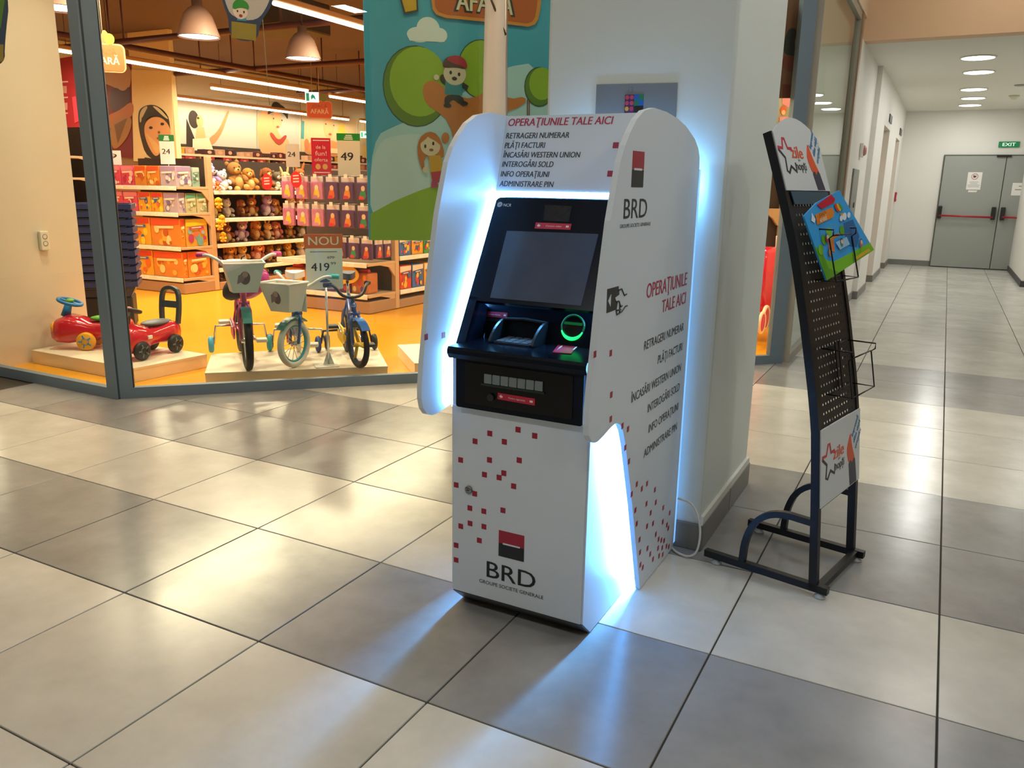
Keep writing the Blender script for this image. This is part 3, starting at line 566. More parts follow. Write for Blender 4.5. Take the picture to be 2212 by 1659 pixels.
# boards
BRD = M('#d3d9dc', .4, var=.02); ORG = M('#e0562a', .45); REDL = M('#c23048', .45); NVY = M('#33384a', .45); BLU = M('#3f86bb', .45); BLK2 = M('#2a2d33', .45)
def board(za, zb, arch, nm):
    A, Bv = Vector((pf(za)+.001, 0, za)), Vector((pf(zb)+.001, 0, zb)); fr = FR(A, (0, 1, 0), Bv-A); L = (Bv-A).length
    pts = [(.006, 0), (RW-.006, 0), (RW-.006, L)]+([(RW-.006-(RW-.012)*k/12, L+.06*math.sin(PI*k/12)**.9) for k in range(1, 12)] if arch else [])+[(.006, L)]
    o = B().mat(BRD).prism(fr, pts, .004).obj(nm, None, rack)
    g = RM @ fr @ T(0, 0, .0041); return o, fr @ T(0, 0, .0041), g, L
def logo(o, fr, x0, y0, s):
    BT = -y0/s+.02                               # outlined star, two words, pencil, slanted slogan; s = star height
    b = B(); X = lambda x, y: (x0+x*s*1.36, y0+y*s)
    star_r = [(.02, .62), (.02, .70), (.24, .69), (.33, .97), (.42, .97), (.50, .70), (.70, .70), (.70, .62)]
    for pth, m in ((star_r, REDL), ([(.02, .64), (.27, .42), (.22, .05), (.32, 0), (.48, .19), (.72, .04), (.74, .30)], BLK2)):
        b.mat(m).bar([fr @ Vector((*X(x, y), .0005)) for x, y in pth], s*.085, .0009, up=fr.col[2].to_3d())
    text('zile', fr @ T(*X(.64, .44)), s*.34, s*.84, ORG, shear=0, bold=.05, ext=.0008, into=b)
    text('și', fr @ T(*X(.92, .36)), s*.06, s*.16, BLK2, ext=.0008, into=b)
    text('nopți', fr @ T(*X(.74, .10)), s*.23, s*.74, BLK2, bold=.03, ext=.0008, into=b)
    b.obj('lettering', None, o, label='star outline with orange and black words')
    b = B().mat(ORG)
    PX = lambda x, y: X(1.44+(x-1.42)*1.25, y)
    b.prism(fr, smooth_poly([PX(1.52, .02), PX(1.42, .45), PX(1.50, .70), PX(1.60, .92), PX(1.64, .70), PX(1.72, .40), PX(1.86, .02), PX(1.78, .12), PX(1.70, -.02), PX(1.62, .1)], 1), .0008)
    b.mat(NVY).prism(fr, [PX(1.60, BT), PX(1.95, BT), PX(1.86, .03), PX(1.78, .12), PX(1.70, -.02), PX(1.62, .1), PX(1.53, .01)], .0006); b.obj('pencil_print', None, o)
    b = B()
    for k, (t_, w) in enumerate((('Împreună', .62), ('dăm viață', .66), ('orașului', .56))):
        text(t_, fr @ T(*X(1.80+k*.115, .72-k*.20)) @ Matrix.Rotation(math.radians(47), 4, 'Z'), s*.15, s*w*1.15, BLU, bold=.05, ext=.0008, into=b)
    b.obj('slogan', None, o, label='slanting blue slogan')
hb, hfr, hg, hL = board(1.335, 1.514, True, 'header_board'); logo(hb, hfr, .012, .058, .118)
fb, ffr, fg, fL = board(.315, .578, False, 'footer_board'); logo(fb, ffr, .014, .085, .122)
B().mat(M('#2f5266', .4)).prism(FR((pf(1.292)+.0005, 0, 1.292), (0, 1, 0), (pf(1.335)-pf(1.292), 0, .043)), [(.05, 0), (.37, 0), (.37, .043), (.04, .043)], .003).obj('blue_strip', None, rack)
def holder(zt, w0, w1, h, d):
    b = B().mat(M('#17181b', .35, .5)); r = .0027
    fa, fb_ = pf(zt), pf(zt-h)
    for w in (w0, w1):
        b.tube([(fa-.002, w, zt), (fa+d, w, zt), (fa+d, w, zt-.018), (fa+d-.012, w, zt-.028), (fb_+d-.02, w, zt-h), (fb_-.002, w, zt-h)], r, 6)
    b.tube([(fb_+d-.02, w0, zt-h), (fb_+d-.02, w1, zt-h)], r, 6); b.tube([(fb_+.004, w0, zt-h), (fb_+.004, w1, zt-h)], r, 6); b.tube([(fa+.004, w0, zt), (fa+.004, w1, zt)], r, 6)
    b.tube([(fa+d, w0, zt-.018), (fa+d, w1-.05, zt-.018)], r, 6)
    for w in ((w0+w1)/2-.015, (w0+w1)/2+.02): b.bar([(fa+.006, w, zt+.01), (fb_+.006, w, zt-h-.005)], .012, .003, up=(1, 0, 0))
    return b.obj('wire_holder', None, rack)
holder(1.215, .12, .34, .165, .085); holder(.83, .10, .33, .15, .10)
# brochure bag in the upper holder
BP0 = Vector((pf(1.13)+.045, .23, 1.13)); BN = RM.to_3x3() @ Vector((1, -.12, .22)).normalized()
bc = [onp(*q, RM @ BP0, BN) for q in ((1786, 606), (1888, 540), (1813, 411), (1764, 438), (1737, 467))]
e_y = (bc[4]-bc[0]).normalized(); e_x = e_y.cross(BN)
bro = thing('brochure', 'bright blue and green cartoon activity leaflet leaning askew in the upper wire holder', 'leaflet', bc[0])
BF = FR(bc[0], e_x, e_y); loc2 = lambda p: ((BF.inverted() @ p).x, (BF.inverted() @ p).y)
bp = [loc2(p) for p in bc]
B(bc[0]).mat(M('#38a6ee', .3, var=.04)).prism(BF, bp, .006, -.006).obj('cover', None, bro)
def bq(px, py): return L2(BF, px, py)
b = B(bc[0]); lay = [0.]
def shp(b, fr, pts, m, dz=.00025):
    lay[0] += dz; b.mat(m).prism(fr, pts, .0002, lay[0]-.0002); return b
GRS = M('#78c22e', .4, var=.12); GRD = M('#5fa626', .4, var=.1); TRK = M('#d97f3a', .45); CLD = M('#dfe9f2', .4); SKN = M('#eac9a4', .5)
shp(b, BF, [bq(*q) for q in ((1786, 606), (1768, 556), (1800, 566), (1850, 540), (1879, 524), (1888, 540))], GRS)
shp(b, BF, [bq(*q) for q in ((1786, 606), (1770, 560), (1758, 530), (1778, 548), (1790, 580), (1812, 588))], GRD)
shp(b, BF, [bq(*q) for q in ((1822, 482), (1842, 474), (1856, 510), (1850, 534), (1828, 530))], M('#2c6aa8', .4))
shp(b, BF, [bq(*q) for q in ((1790, 540), (1788, 512), (1797, 508), (1812, 503), (1814, 508), (1800, 516), (1803, 545))], TRK)
for (x, y, r, m) in ((1790, 505, 11, GRS), (1779, 518, 9, GRD), (1818, 498, 9, GRD), (1772, 540, 9, GRS)):
    c = bq(x, y); shp(b, BF, ell(*c, r*.0019, r*.0019, 16), m)
shp(b, BF, [bq(*q) for q in ((1760, 464), (1796, 448), (1801, 460), (1798, 470), (1764, 486))], M('#e2872e', .4))
shp(b, BF, [bq(*q) for q in ((1763, 443), (1794, 420), (1803, 430), (1800, 438), (1774, 452))], M('#c4203c', .4))
shp(b, BF, [bq(*q) for q in ((1752, 460), (1760, 474), (1758, 482), (1751, 477))], CLD)
for k, m in enumerate(('#d8402c', '#e8b83a', '#4f9c3a')): shp(b, BF, ell(*bq(1806+k*4, 449-k), .010-.002*k, .019-.001*k, 14, .4), M(m, .4))
shp(b, BF, [bq(*q) for q in ((1813, 462), (1819, 460), (1821, 467), (1815, 469))], M('#d8a632', .4))
for x, y, r in ((1815, 472, 6), (1822, 468, 8), (1831, 465, 6)): shp(b, BF, ell(*bq(x, y), r*.0021, r*.0015, 14), CLD)
shp(b, BF, [bq(*q) for q in ((1802, 524), (1826, 512), (1833, 528), (1812, 540))], M('#9fc9ea', .4))
for x, y, m, m2 in ((1815, 521, '#2f8f95', '#3a3230'), (1784, 511, '#c23048', '#3f86bb'), (1790, 541, '#e2872e', '#d06a3a'), (1856, 522, '#c46a4a', '#5a4a8a')):
    shp(b, BF, ell(*bq(x, y+6), .010, .011, 12), M(m, .45)); shp(b, BF, ell(*bq(x, y), .010, .010, 12), M(m2, .45)); shp(b, BF, ell(*bq(x+.5, y+1.5), .0075, .0075, 12), SKN)
shp(b, BF, [bq(*q) for q in ((1843, 556), (1872, 537), (1876, 542), (1846, 562))], M('#d8b02a', .4))
text('JOACA', FR(BF @ Vector((*bq(1765, 470), lay[0])), onp(1795, 455, bc[0], BN)-onp(1765, 470, bc[0], BN), e_y), .011, .050, M('#4b3b22', .5), ext=.0003, into=b)
text('AFARĂ', FR(BF @ Vector((*bq(1767, 483), lay[0])), onp(1797, 468, bc[0], BN)-onp(1767, 483, bc[0], BN), e_y), .014, .050, M('#efe3cd', .5), ext=.0003, into=b, bold=.02)
b.obj('cover_print', None, bro)
# ================================================================ SHOP SHELL
def cam_glass():
    m = GLASS; nt = m.node_tree
    fr = [n for n in nt.nodes if n.type == 'FRESNEL'][0]; ml = [n for n in nt.nodes if n.type == 'MATH'][0]
    g = nt.nodes.new('ShaderNodeNewGeometry'); d = nt.nodes.new('ShaderNodeVectorMath'); d.operation = 'DOT_PRODUCT'
    nt.links.new(g.outputs['Incoming'], d.inputs[0]); nt.links.new(g.outputs['Normal'], d.inputs[1]); last = d.outputs['Value']
    for op, v in (('ABSOLUTE', None), ('SUBTRACT', 1.0), ('POWER', 5.0), ('MULTIPLY', .96), ('ADD', .03)):
        q = nt.nodes.new('ShaderNodeMath'); q.operation = op
        if op == 'SUBTRACT': q.inputs[0].default_value = v; nt.links.new(last, q.inputs[1])
        else:
            nt.links.new(last, q.inputs[0])
            if v is not None: q.inputs[1].default_value = v
        last = q.outputs[0]
    nt.links.new(last, ml.inputs[0]); nt.nodes.remove(fr)
cam_glass()
wall('wall_left', (-16.4, 1.4, 0), (-16.2, 24.2, 4.5), M('#cfc6b4', .7)); wall('wall_front', (-16.4, 24.2, 0), (1.4, 24.4, 4.5), M('#b99a72', .7))
wall('wall_right', (1.20, 7.9, 0), (1.25, 24.2, 4.5), M('#b8926a', .7)); wall('ceiling', (-16.4, 1.3, 4.4), (1.3, 24.4, 4.5), BROWNC)
wall('wall_back', (-16.4, 1.42, 0), (-5.6, 1.52, 4.5), CREAM)
b = B().mat(CREAM); b.box((-5.7, 1.47, 3.05), (-2.2, 1.60, 4.5)); b.prism(Matrix(), [(-2.26, 1.47), (-2.17, 1.52), (1.30, 4.99), (1.24, 5.09), (-2.25, 1.62)], 1.45, 3.05); b.box((1.20, 5.0, 3.05), (1.30, 7.9, 4.5)); struct('wall_front', b)
# windows
def window(n, a, d, L, zt, m=FRAMEC, j0=.075, j1=.075):
    fr = FR(a, d, (0, 0, 1)); b = B().mat(m)
    w = struct('window_%d' % n, b.prism(fr, [(0, 0), (L, 0), (L, .068), (0, .068)], .05, -.025))
    for x0, x1, nm in ((0, j0, 'jamb'), (L-j1, L, 'jamb')):
        B().mat(m).prism(fr, [(x0, .068), (x1, .068), (x1, zt), (x0, zt)], .05, -.025).obj(nm, None, w)
    B().mat(m).prism(fr, [(j0, zt-.08), (L-j1, zt-.08), (L-j1, zt), (j0, zt)], .05, -.025).obj('head', None, w)
    B().mat(M('#22272b', .5)).prism(fr, [(j0, .068), (j0+.006, .068), (j0+.006, zt-.08), (j0, zt-.08)], .03, -.01).obj('gasket', None, w)
    B().mat(GLASS).prism(fr, [(j0, .06), (L-j1, .06), (L-j1, zt-.07), (j0, zt-.07)], .006, -.003).obj('pane', None, w); return w
window(1, (-5.6, 1.615, 0), (1, 0, 0), 3.435, 3.05, j1=.085); window(2, UV(.022, .025), SD, 4.82, 3.05, j0=.078, j1=.12)
fp = B().mat(M('#3d474e', .4, .3)); fp.prism(Matrix(), [(-2.1645, 1.602), (-2.164, 1.615), (-2.185, 1.655), (-2.21, 1.66), (-2.21, 1.642), (-2.165, 1.641)], 3.05); struct('trim_1', fp)
window(3, (1.262, 5.06, 0), (0, 1, 0), 2.44, 3.05, M('#a09c90', .5), .03, .03)
fp = B().mat(M('#9c8468', .5)); fp.box((1.262, 7.50, 0), (1.305, 7.62, CORR_Z+.2)); struct('trim_2', fp)
wall('wall_right', (1.14, 5.14, 0), (1.20, 7.85, 3.05), M('#fdf0d8', .4)); wall('wall_left', (-3.68, 1.69, 0), (-3.62, 2.45, 3.3), CREAM)
t = thing('wall_socket', 'white wall socket box on the cream display wall behind the left window', 'socket', (-3.62, 2.158, .885))
B(t.location).mat(M('#e6dcc8', .4)).box((-3.619, 2.125, .815), (-3.585, 2.19, .955), .008, 2).obj('box', None, t)
b = B(t.location).mat(M('#8c8070', .5))
for z in (.915, .865): b.lathe([(.02, 0), (.018, .003), (.008, -.004), (0, -.004)], 14, FR((-3.5855, 2.158, z), (0, 1, 0), (0, 0, 1)))
b.obj('outlets', None, t)
# ceiling services
TUBEM = M('#fff6e4', .5, emis=13., ehex='#ffe9c4'); HOUS = M('#c9a27a', .5)
def tube_light(x, y0, y1, lab, z=TUBE_Z):
    t = thing('tube_light', lab, 'light', (x, (y0+y1)/2, z), group='shop tube lights')
    n = max(1, round((y1-y0)/1.6)); B(t.location).mat(HOUS).box((x-.05, y0, z+.02), (x+.05, y1, z+.09), .01, 1).obj('housing', None, t)
    for k in range(n):
        a, c = y0+(y1-y0)*k/n+.015, y0+(y1-y0)*(k+1)/n-.015
        B(t.location).mat(TUBEM).cyl((x, a, z), (x, c, z), .032, 8).obj('tube', None, t)
    b = B(t.location).mat(M('#4a3426', .6))
    for y in (y0+.3, y1-.3): b.cyl((x, y, z+.09), (x, y, 4.4), .006, 5)
    b.obj('hanger', None, t)
for a in ((-5.1, 6.24, 10.0, 'brightest tube light, highest in the view above the banner edge'), (-5.1, 2.6, 6.0, 'tube light in the same run just nearer the shop window than the brightest one'), (-11.1, 5.0, 8.0, 'tube light behind the window corner post, left end of the long run'), (-11.1, 8.2, 13.6, 'longest tube light, crossing the whole view above the posters'), (-11.4, 14.7, 18.5, 'tube light right of the hanging exit sign'),
          (-12.9, 12.4, 15.7, 'short tube light between the longest one and the wall one'), (-15.65, 9.5, 13.0, 'wall tube light hidden mostly by the poster column'), (-15.65, 13.5, 18.7, 'tube light along the poster wall above the girl with raised arm'), (-15.65, 19.4, 20.7, 'short piece of tube light right of the orange hanging sign'), (-15.65, 21.3, 23.5, 'farthest tube light by the banner edge'), (-0.6, 5.2, 11.0, 'tube light above the right end of the shop')): tube_light(*a)
DOME = M('#6f5144', .45, var=.08)
def dome(x, y, lab, z=3.0):
    t = thing('pendant_lamp', lab, 'lamp', (x, y, z), group='bell pendants of the shop')
    prof = [(.245, 0), (.235, .03), (.20, .14), (.165, .24), (.11, .31), (.06, .34), (.06, .42), (0, .43)]
    B(t.location).mat(DOME).lathe(prof+[(p[0]-.006 if p[0] > .01 else 0, p[1]-.006) for p in prof[::-1]], 24, T(x, y, z)).obj('shade', None, t)
    B(t.location).mat(M('#fff4ea', .5, emis=9., ehex='#fff0e2')).lathe([(0, .012), (.225, .012), (.22, .03), (0, .03)], 24, T(x, y, z)).obj('diffuser', None, t)
    B(t.location).mat(M('#3a2a20', .6)).cyl((x, y, z+.42), (x, y, 4.4), .01, 6).obj('hanger', None, t)
dome(-5.92, 4.08, 'bell pendant lamp seen left of the window corner post'); dome(-5.89, 5.81, 'bell pendant lamp left of the balloon sticker'); dome(-5.88, 7.60, 'bell pendant lamp right of the balloon sticker')
PIPE = M('#55262a', .45)
for lab, p in (('long dark red pipe running into the shop above the longest tube light', [(-10.25, 4, 3.5), (-10.22, 17, 3.5)]), ('dark red crosswise pipe nearest the shop window', [(-12.5, 7.93, 3.52), (-4, 7.93, 3.52)]), ('dark red crosswise pipe farther into the shop', [(-12.5, 11.1, 3.52), (-5, 11.1, 3.52)]), ('dark red crosswise pipe farthest into the shop', [(-12.5, 14.8, 3.52), (-6, 14.8, 3.52)])):
    t = thing('ceiling_pipe', lab, 'pipe', p[0], group='red ceiling pipes'); B(t.location).mat(PIPE).cyl(*p, .05, 10).obj('run', None, t); b = B(t.location).mat(PIPE)
    P, Q = Vector(p[0]), Vector(p[1])
    for k in range(5): c = P.lerp(Q, .1+.2*k); b.cyl(c, c+Vector((0, 0, .9)), .014, 6)
    b.obj('hanger', None, t)
DUCT = M('#8a6a4c', .6, var=.1)
for lab, lo, hi in (('boxy beige air duct under the shop ceiling', (-13, 5.6, 3.75), (-9.2, 6.8, 4.3)), ('dark ceiling unit between the bell pendants', (-8.3, 8.6, 3.72), (-7.2, 9.8, 4.2)), ('long pale duct above the brightest tube light', (-4.6, 3, 3.8), (-3.4, 14, 4.25))):
    tag(B().mat(DUCT if 'dark' not in lab else M('#3d3128', .6)).box(lo, hi, .02, 1).obj('air_duct'), lab, 'duct')
# ---------------------------------------------------------------- flat print helper
def flat(nm, par, fr, shapes, off, z=0., dz=.0012, lab=None):
    b = B(off)
    for k, (m, pts) in enumerate(shapes):
        if 5 <= len(pts) <= 14 and nm in ('poster_print', 'cartoon_print', 'sticker_print'): pts = smooth_poly(pts, 1 if len(pts) > 9 else 2)
        b.mat(m if not isinstance(m, str) else M(m, .55)).prism(fr, pts, dz*.8, z+dz*k)
    return b.obj(nm, None, par, label=lab)
# ---------------------------------------------------------------- cartoon banner behind the glass
BO = UV(1.6, .10, .972); BNF = FR(BO, SD, (0, 0, 1))
ban = thing('cartoon_banner', 'big blue and green cartoon banner with tree and children behind the shop glass', 'banner', BO)
B(BO).mat(M('#49aace', .55, var=.03)).prism(BNF, [(0, 0), (1.95, 0), (1.95, 2.05), (0, 2.05)], .003, -.003).obj('cloth', None, ban)
def q_(px, py): return L2(BNF, px, py)
def qs(*p): return [q_(*a) for a in p]
def qe(px, py, rx, ry, n=24, k=.0029): c = q_(px, py); return ell(c[0], c[1], rx*k, ry*k, n)
LG, DG2, LINE, TRK2 = '#98ba2a', '#5f8422', '#33403a', '#d07a38'
sh_ = [('#b6dae4', qs((800, 300), (860, 268), (960, 235), (1060, 150), (1190, 130), (1190, 520), (800, 520))), ('#cfe4e9', qs((800, 310), (880, 285), (960, 300), (1000, 520), (800, 520)))]
sh_ += [(LG, [q_(800, 519), q_(860, 519), q_(920, 519), q_(1000, 519), q_(1100, 519), q_(1190, 519), q_(1190, 420), q_(1190, 330), q_(1120, 345), q_(1060, 360)]+[q_(x, y) for x, y in ((1000, 378), (950, 397), (905, 412), (850, 435), (800, 462))])]
sh_ += [('#e8eef2', qe(905, 75, 27, 16)), ('#e8eef2', qe(925, 62, 26, 24)), ('#e8eef2', qe(950, 76, 17, 15)), ('#e8eef2', qs((880, 78), (962, 78), (960, 91), (885, 88)))]
sh_ += [(LINE, qe(899, 187, 75, 86)), (DG2, qe(899, 187, 73, 84)), (LG, qe(905, 177, 66, 74)), (LINE, qe(1040, 150, 56, 64)), (LG, qe(1040, 150, 54, 62))]
sh_ += [(LINE, qe(1165, 188, 37, 44)), (DG2, qe(1165, 188, 35, 42)), (LG, qe(1170, 181, 31, 36))]
sh_ += [(TRK2, smooth_poly(qs((912, 200), (916, 180), (935, 172), (955, 185), (975, 205), (1020, 215), (1060, 190), (1100, 215), (1135, 208), (1135, 226), (1075, 250), (1060, 330), (1090, 430), (960, 430), (985, 330), (970, 262), (940, 238), (920, 225)), 1)), (TRK2, qe(962, 298, 9, 12))]
for x in (1138, 1142): sh_.append(('#7a4030', qs((x, 215), (x+2, 215), (x+2, 400), (x, 400))))
# boy
sh_ += [('#2f2a28', qs((950, 163), (958, 160), (970, 178), (965, 188), (950, 176))), ('#2f2a28', qs((1000, 178), (1012, 186), (1008, 196), (998, 190))), ('#2e8fa0', qs((962, 175), (997, 180), (998, 206), (960, 204))), ('#2f2a28', qs((962, 204), (997, 206), (1004, 222), (992, 226), (978, 214), (968, 226), (958, 224))), ('#e6d2ba', qe(982, 160, 26, 24)), ('#5a3026', qs((955, 148), (957, 128), (982, 118), (1008, 132), (1009, 152), (985, 146))), ('#b8283a', qs((962, 126), (985, 118), (1006, 128), (1010, 150), (996, 142), (975, 136))), ('#3a2a22', qe(973, 157, 3, 4)), ('#3a2a22', qe(991, 161, 3, 4)), ('#3a2a22', qe(981, 170, 6, 4)), ('#e6d2ba', qe(942, 167, 6, 6)), ('#2a2220', qe(966, 228, 9, 5)), ('#2a2220', qe(1002, 224, 9, 5))]
# girl
sh_ += [('#c8702e', qs((900, 325), (905, 298), (925, 283), (945, 290), (958, 320), (958, 345), (940, 330), (915, 340), (917, 375), (908, 360))), ('#d8a020', qs((925, 335), (950, 335), (962, 372), (930, 375))), ('#c02a48', qs((930, 372), (962, 368), (960, 392), (934, 396))), ('#b83a70', qs((932, 392), (945, 390), (945, 405), (930, 405))), ('#e6cdb0', qe(929, 316, 23, 21)), ('#c8702e', qs((905, 312), (908, 296), (925, 286), (922, 298))), ('#c8702e', qs((922, 296), (928, 286), (944, 294), (952, 316), (940, 304))), ('#3a2a22', qe(918, 316, 2.5, 4)), ('#3a2a22', qe(935, 310, 2.5, 4)), ('#9a5040', qe(931, 324, 5, 3)), ('#e6cdb0', qe(918, 367, 6, 7))]
sh_ += [('#e0913a', smooth_poly(qs((932, -60), (930, 15), (945, 38), (1010, 44), (1110, 55), (1150, 60), (1166, 35), (1170, -60)), 1)), ('#c25f24', smooth_poly(qs((938, -60), (936, 12), (950, 32), (1010, 37), (1110, 48), (1145, 53), (1158, 32), (1163, -60)), 1))]
sh_ += [('#3d3f3c', qs((862, -10), (901, -6), (903, 25), (872, 31))), ('#d8a828', qs((866, -4), (898, -2), (899, 22), (875, 27)))]
flat('cartoon_print', ban, BNF, sh_, BO, dz=.0003)
f2 = FR(BNF @ Vector((*q_(985, 22), .10)), onp(1112, 34, BO, BNF.col[2].to_3d())-onp(985, 22, BO, BNF.col[2].to_3d()), (0, 0, 1))
b = B(BO); text('AFARĂ', f2 @ T(-.012, -.012), .125, .40, M('#3a3538', .5), None, bold=.07, ext=-.086, into=b); text('AFARĂ', f2, .11, .375, M('#e8dcc0', .5), None, bold=.03, ext=-.083, into=b); b.obj('lettering', None, ban)
# rolled white cloth on a pole in front of the banner
t = thing('rolled_banner', 'furled white cloth banner on a pole standing before the cartoon banner', 'banner', (-.30, 3.03, 0))
b = B(t.location).mat(M('#e2dcd6', .7, var=.03, bump=.3, nscale=14)); vs = []; n = 18
for k in range(16):
    z = .08+2.75*k/15; r = .087-.033*max(0, (z-1.0)/1.75)
    for j in range(n):
        a = 2*PI*j/n; rr = r*(1+.07*math.sin(3*a+1.3*z)+.05*math.sin(7*a-2*z)); vs.append((-.30+rr*math.cos(a), 3.03+rr*math.sin(a), z))
b.add(vs, [[i*n+j, i*n+(j+1) % n, (i+1)*n+(j+1) % n, (i+1)*n+j] for i in range(15) for j in range(n)], True); b.obj('cloth', None, t)
B(t.location).mat(M('#8d8a86', .4, .5)).cyl((-.235, 3.10, .0), (-.265, 3.07, 2.9), .014, 10).obj('pole', None, t)
B(t.location).mat(M('#8d8a86', .4)).cyl((-.30, 3.03, 0), (-.30, 3.03, .03), .2, 20).obj('foot', None, t)
b = B(t.location).mat(M('#4a3a2a', .5)); b.tube([(-.355, 3.0, 2.52), (-.29, 2.96, 2.40), (-.23, 3.03, 2.22)], .007, 6); b.obj('strap', None, t)
# window stickers
GF = FR(UV(.75, .018, 2.0), SD, (0, 0, 1)); GO = GF.translation.copy()
t = thing('window_sticker', 'hot air balloon sticker with a green haired child and yellow basket on the glass', 'sticker', GO)
flat('sticker_print', t, GF, [('#2c3f5c', [L2(GF, *p) for p in ((476, -30), (481, 8), (494, 38), (496, 84), (556, 92), (561, 50), (588, 12), (596, -30))]), ('#b4b3ae', [L2(GF, *p) for p in ((481, -30), (486, 5), (501, 38), (555, 47), (580, 10), (590, -30))]), ('#8d7f2e', [L2(GF, *p) for p in ((500, 46), (554, 53), (553, 88), (500, 82))]), ('#2e8fb0', [L2(GF, *p) for p in ((512, 36), (532, 40), (532, 46), (512, 44))]), ('#d9cabb', ell(*L2(GF, 519, 25), .042, .042, 18)), ('#2f8a34', [L2(GF, *p) for p in ((502, 22), (503, 4), (518, -4), (536, 6), (539, 22), (520, 16))]), ('#3a2c24', ell(*L2(GF, 513, 24), .005, .007, 8)), ('#3a2c24', ell(*L2(GF, 527, 26), .005, .007, 8)), ('#9a3a34', ell(*L2(GF, 520, 34), .010, .008, 10))], GO, dz=.0004)
LGF = FR((-4.2, 1.609, 2.0), (1, 0, 0), (0, 0, 1)); LO = LGF.translation.copy()
t = thing('window_sticker', 'balloon sticker cut by the left edge of the photo, on the left window', 'sticker', LO)
flat('sticker_print', t, LGF, [('#33455e', [L2(LGF, *p) for p in ((-30, -20), (23, -20), (10, 95), (11, 137), (-30, 146))]), ('#4c7a34', [L2(LGF, *p) for p in ((-30, -20), (14, -20), (2, 60), (-30, 80))]), ('#8d7f3e', [L2(LGF, *p) for p in ((-30, 96), (8, 96), (8, 132), (-30, 140))])], LO, dz=.0004)
tag(B().mat(M('#c9b89a', .5)).tube([UV(.99, .12, 3.0), UV(.995, .12, 2.3), UV(1.01, .12, 1.80)], .0022, 5).obj('window_garland'), 'thin pale cord hanging inside the shop glass', 'cord')
# ================================================================ PLINTHS
PLW = M('#f0dfc4', .4, var=.02)
def plinth(name, pts, h, lab):
    t = thing(name, lab, 'plinth', (pts[0][0], pts[0][1], 0)); b = B(t.location).mat(M('#f6e2bd', .45)); b.prism(Matrix(), pts, h-.016, .003); b.obj('base', None, t)
    c = [sum(p[i] for p in pts)/len(pts) for i in (0, 1)]; b = B(t.location).mat(PLW); b.prism(Matrix(), [(c[0]+(p[0]-c[0])*1.004, c[1]+(p[1]-c[1])*1.004) for p in pts], .015, h-.0155); b.obj('top', None, t)
uvp = lambda *a: [tuple(UV(u, v)[:2]) for u, v in a]
plinth('display_plinth', [(-3.585, 1.955), (-2.455, 1.945), (-2.415, 2.53), (-3.585, 2.53)], .10, 'low cream display plinth under the two red ride-on cars')
plinth('display_plinth', uvp((.515, .185), (1.712, .13), (1.74, .92), (.526, .82)), .10, 'low cream display plinth under the three children bicycles')
plinth('display_plinth', uvp((1.915, .185), (2.9, .14), (2.9, .92), (1.91, .89)), .10, 'low cream display plinth partly hidden behind the cash machine wing')
plinth('display_plinth', uvp((3.85, .62), (4.46, .62), (4.46, 1.5), (3.85, 1.5)), .13, 'cream display plinth under the pink wheeled toy at the right window')
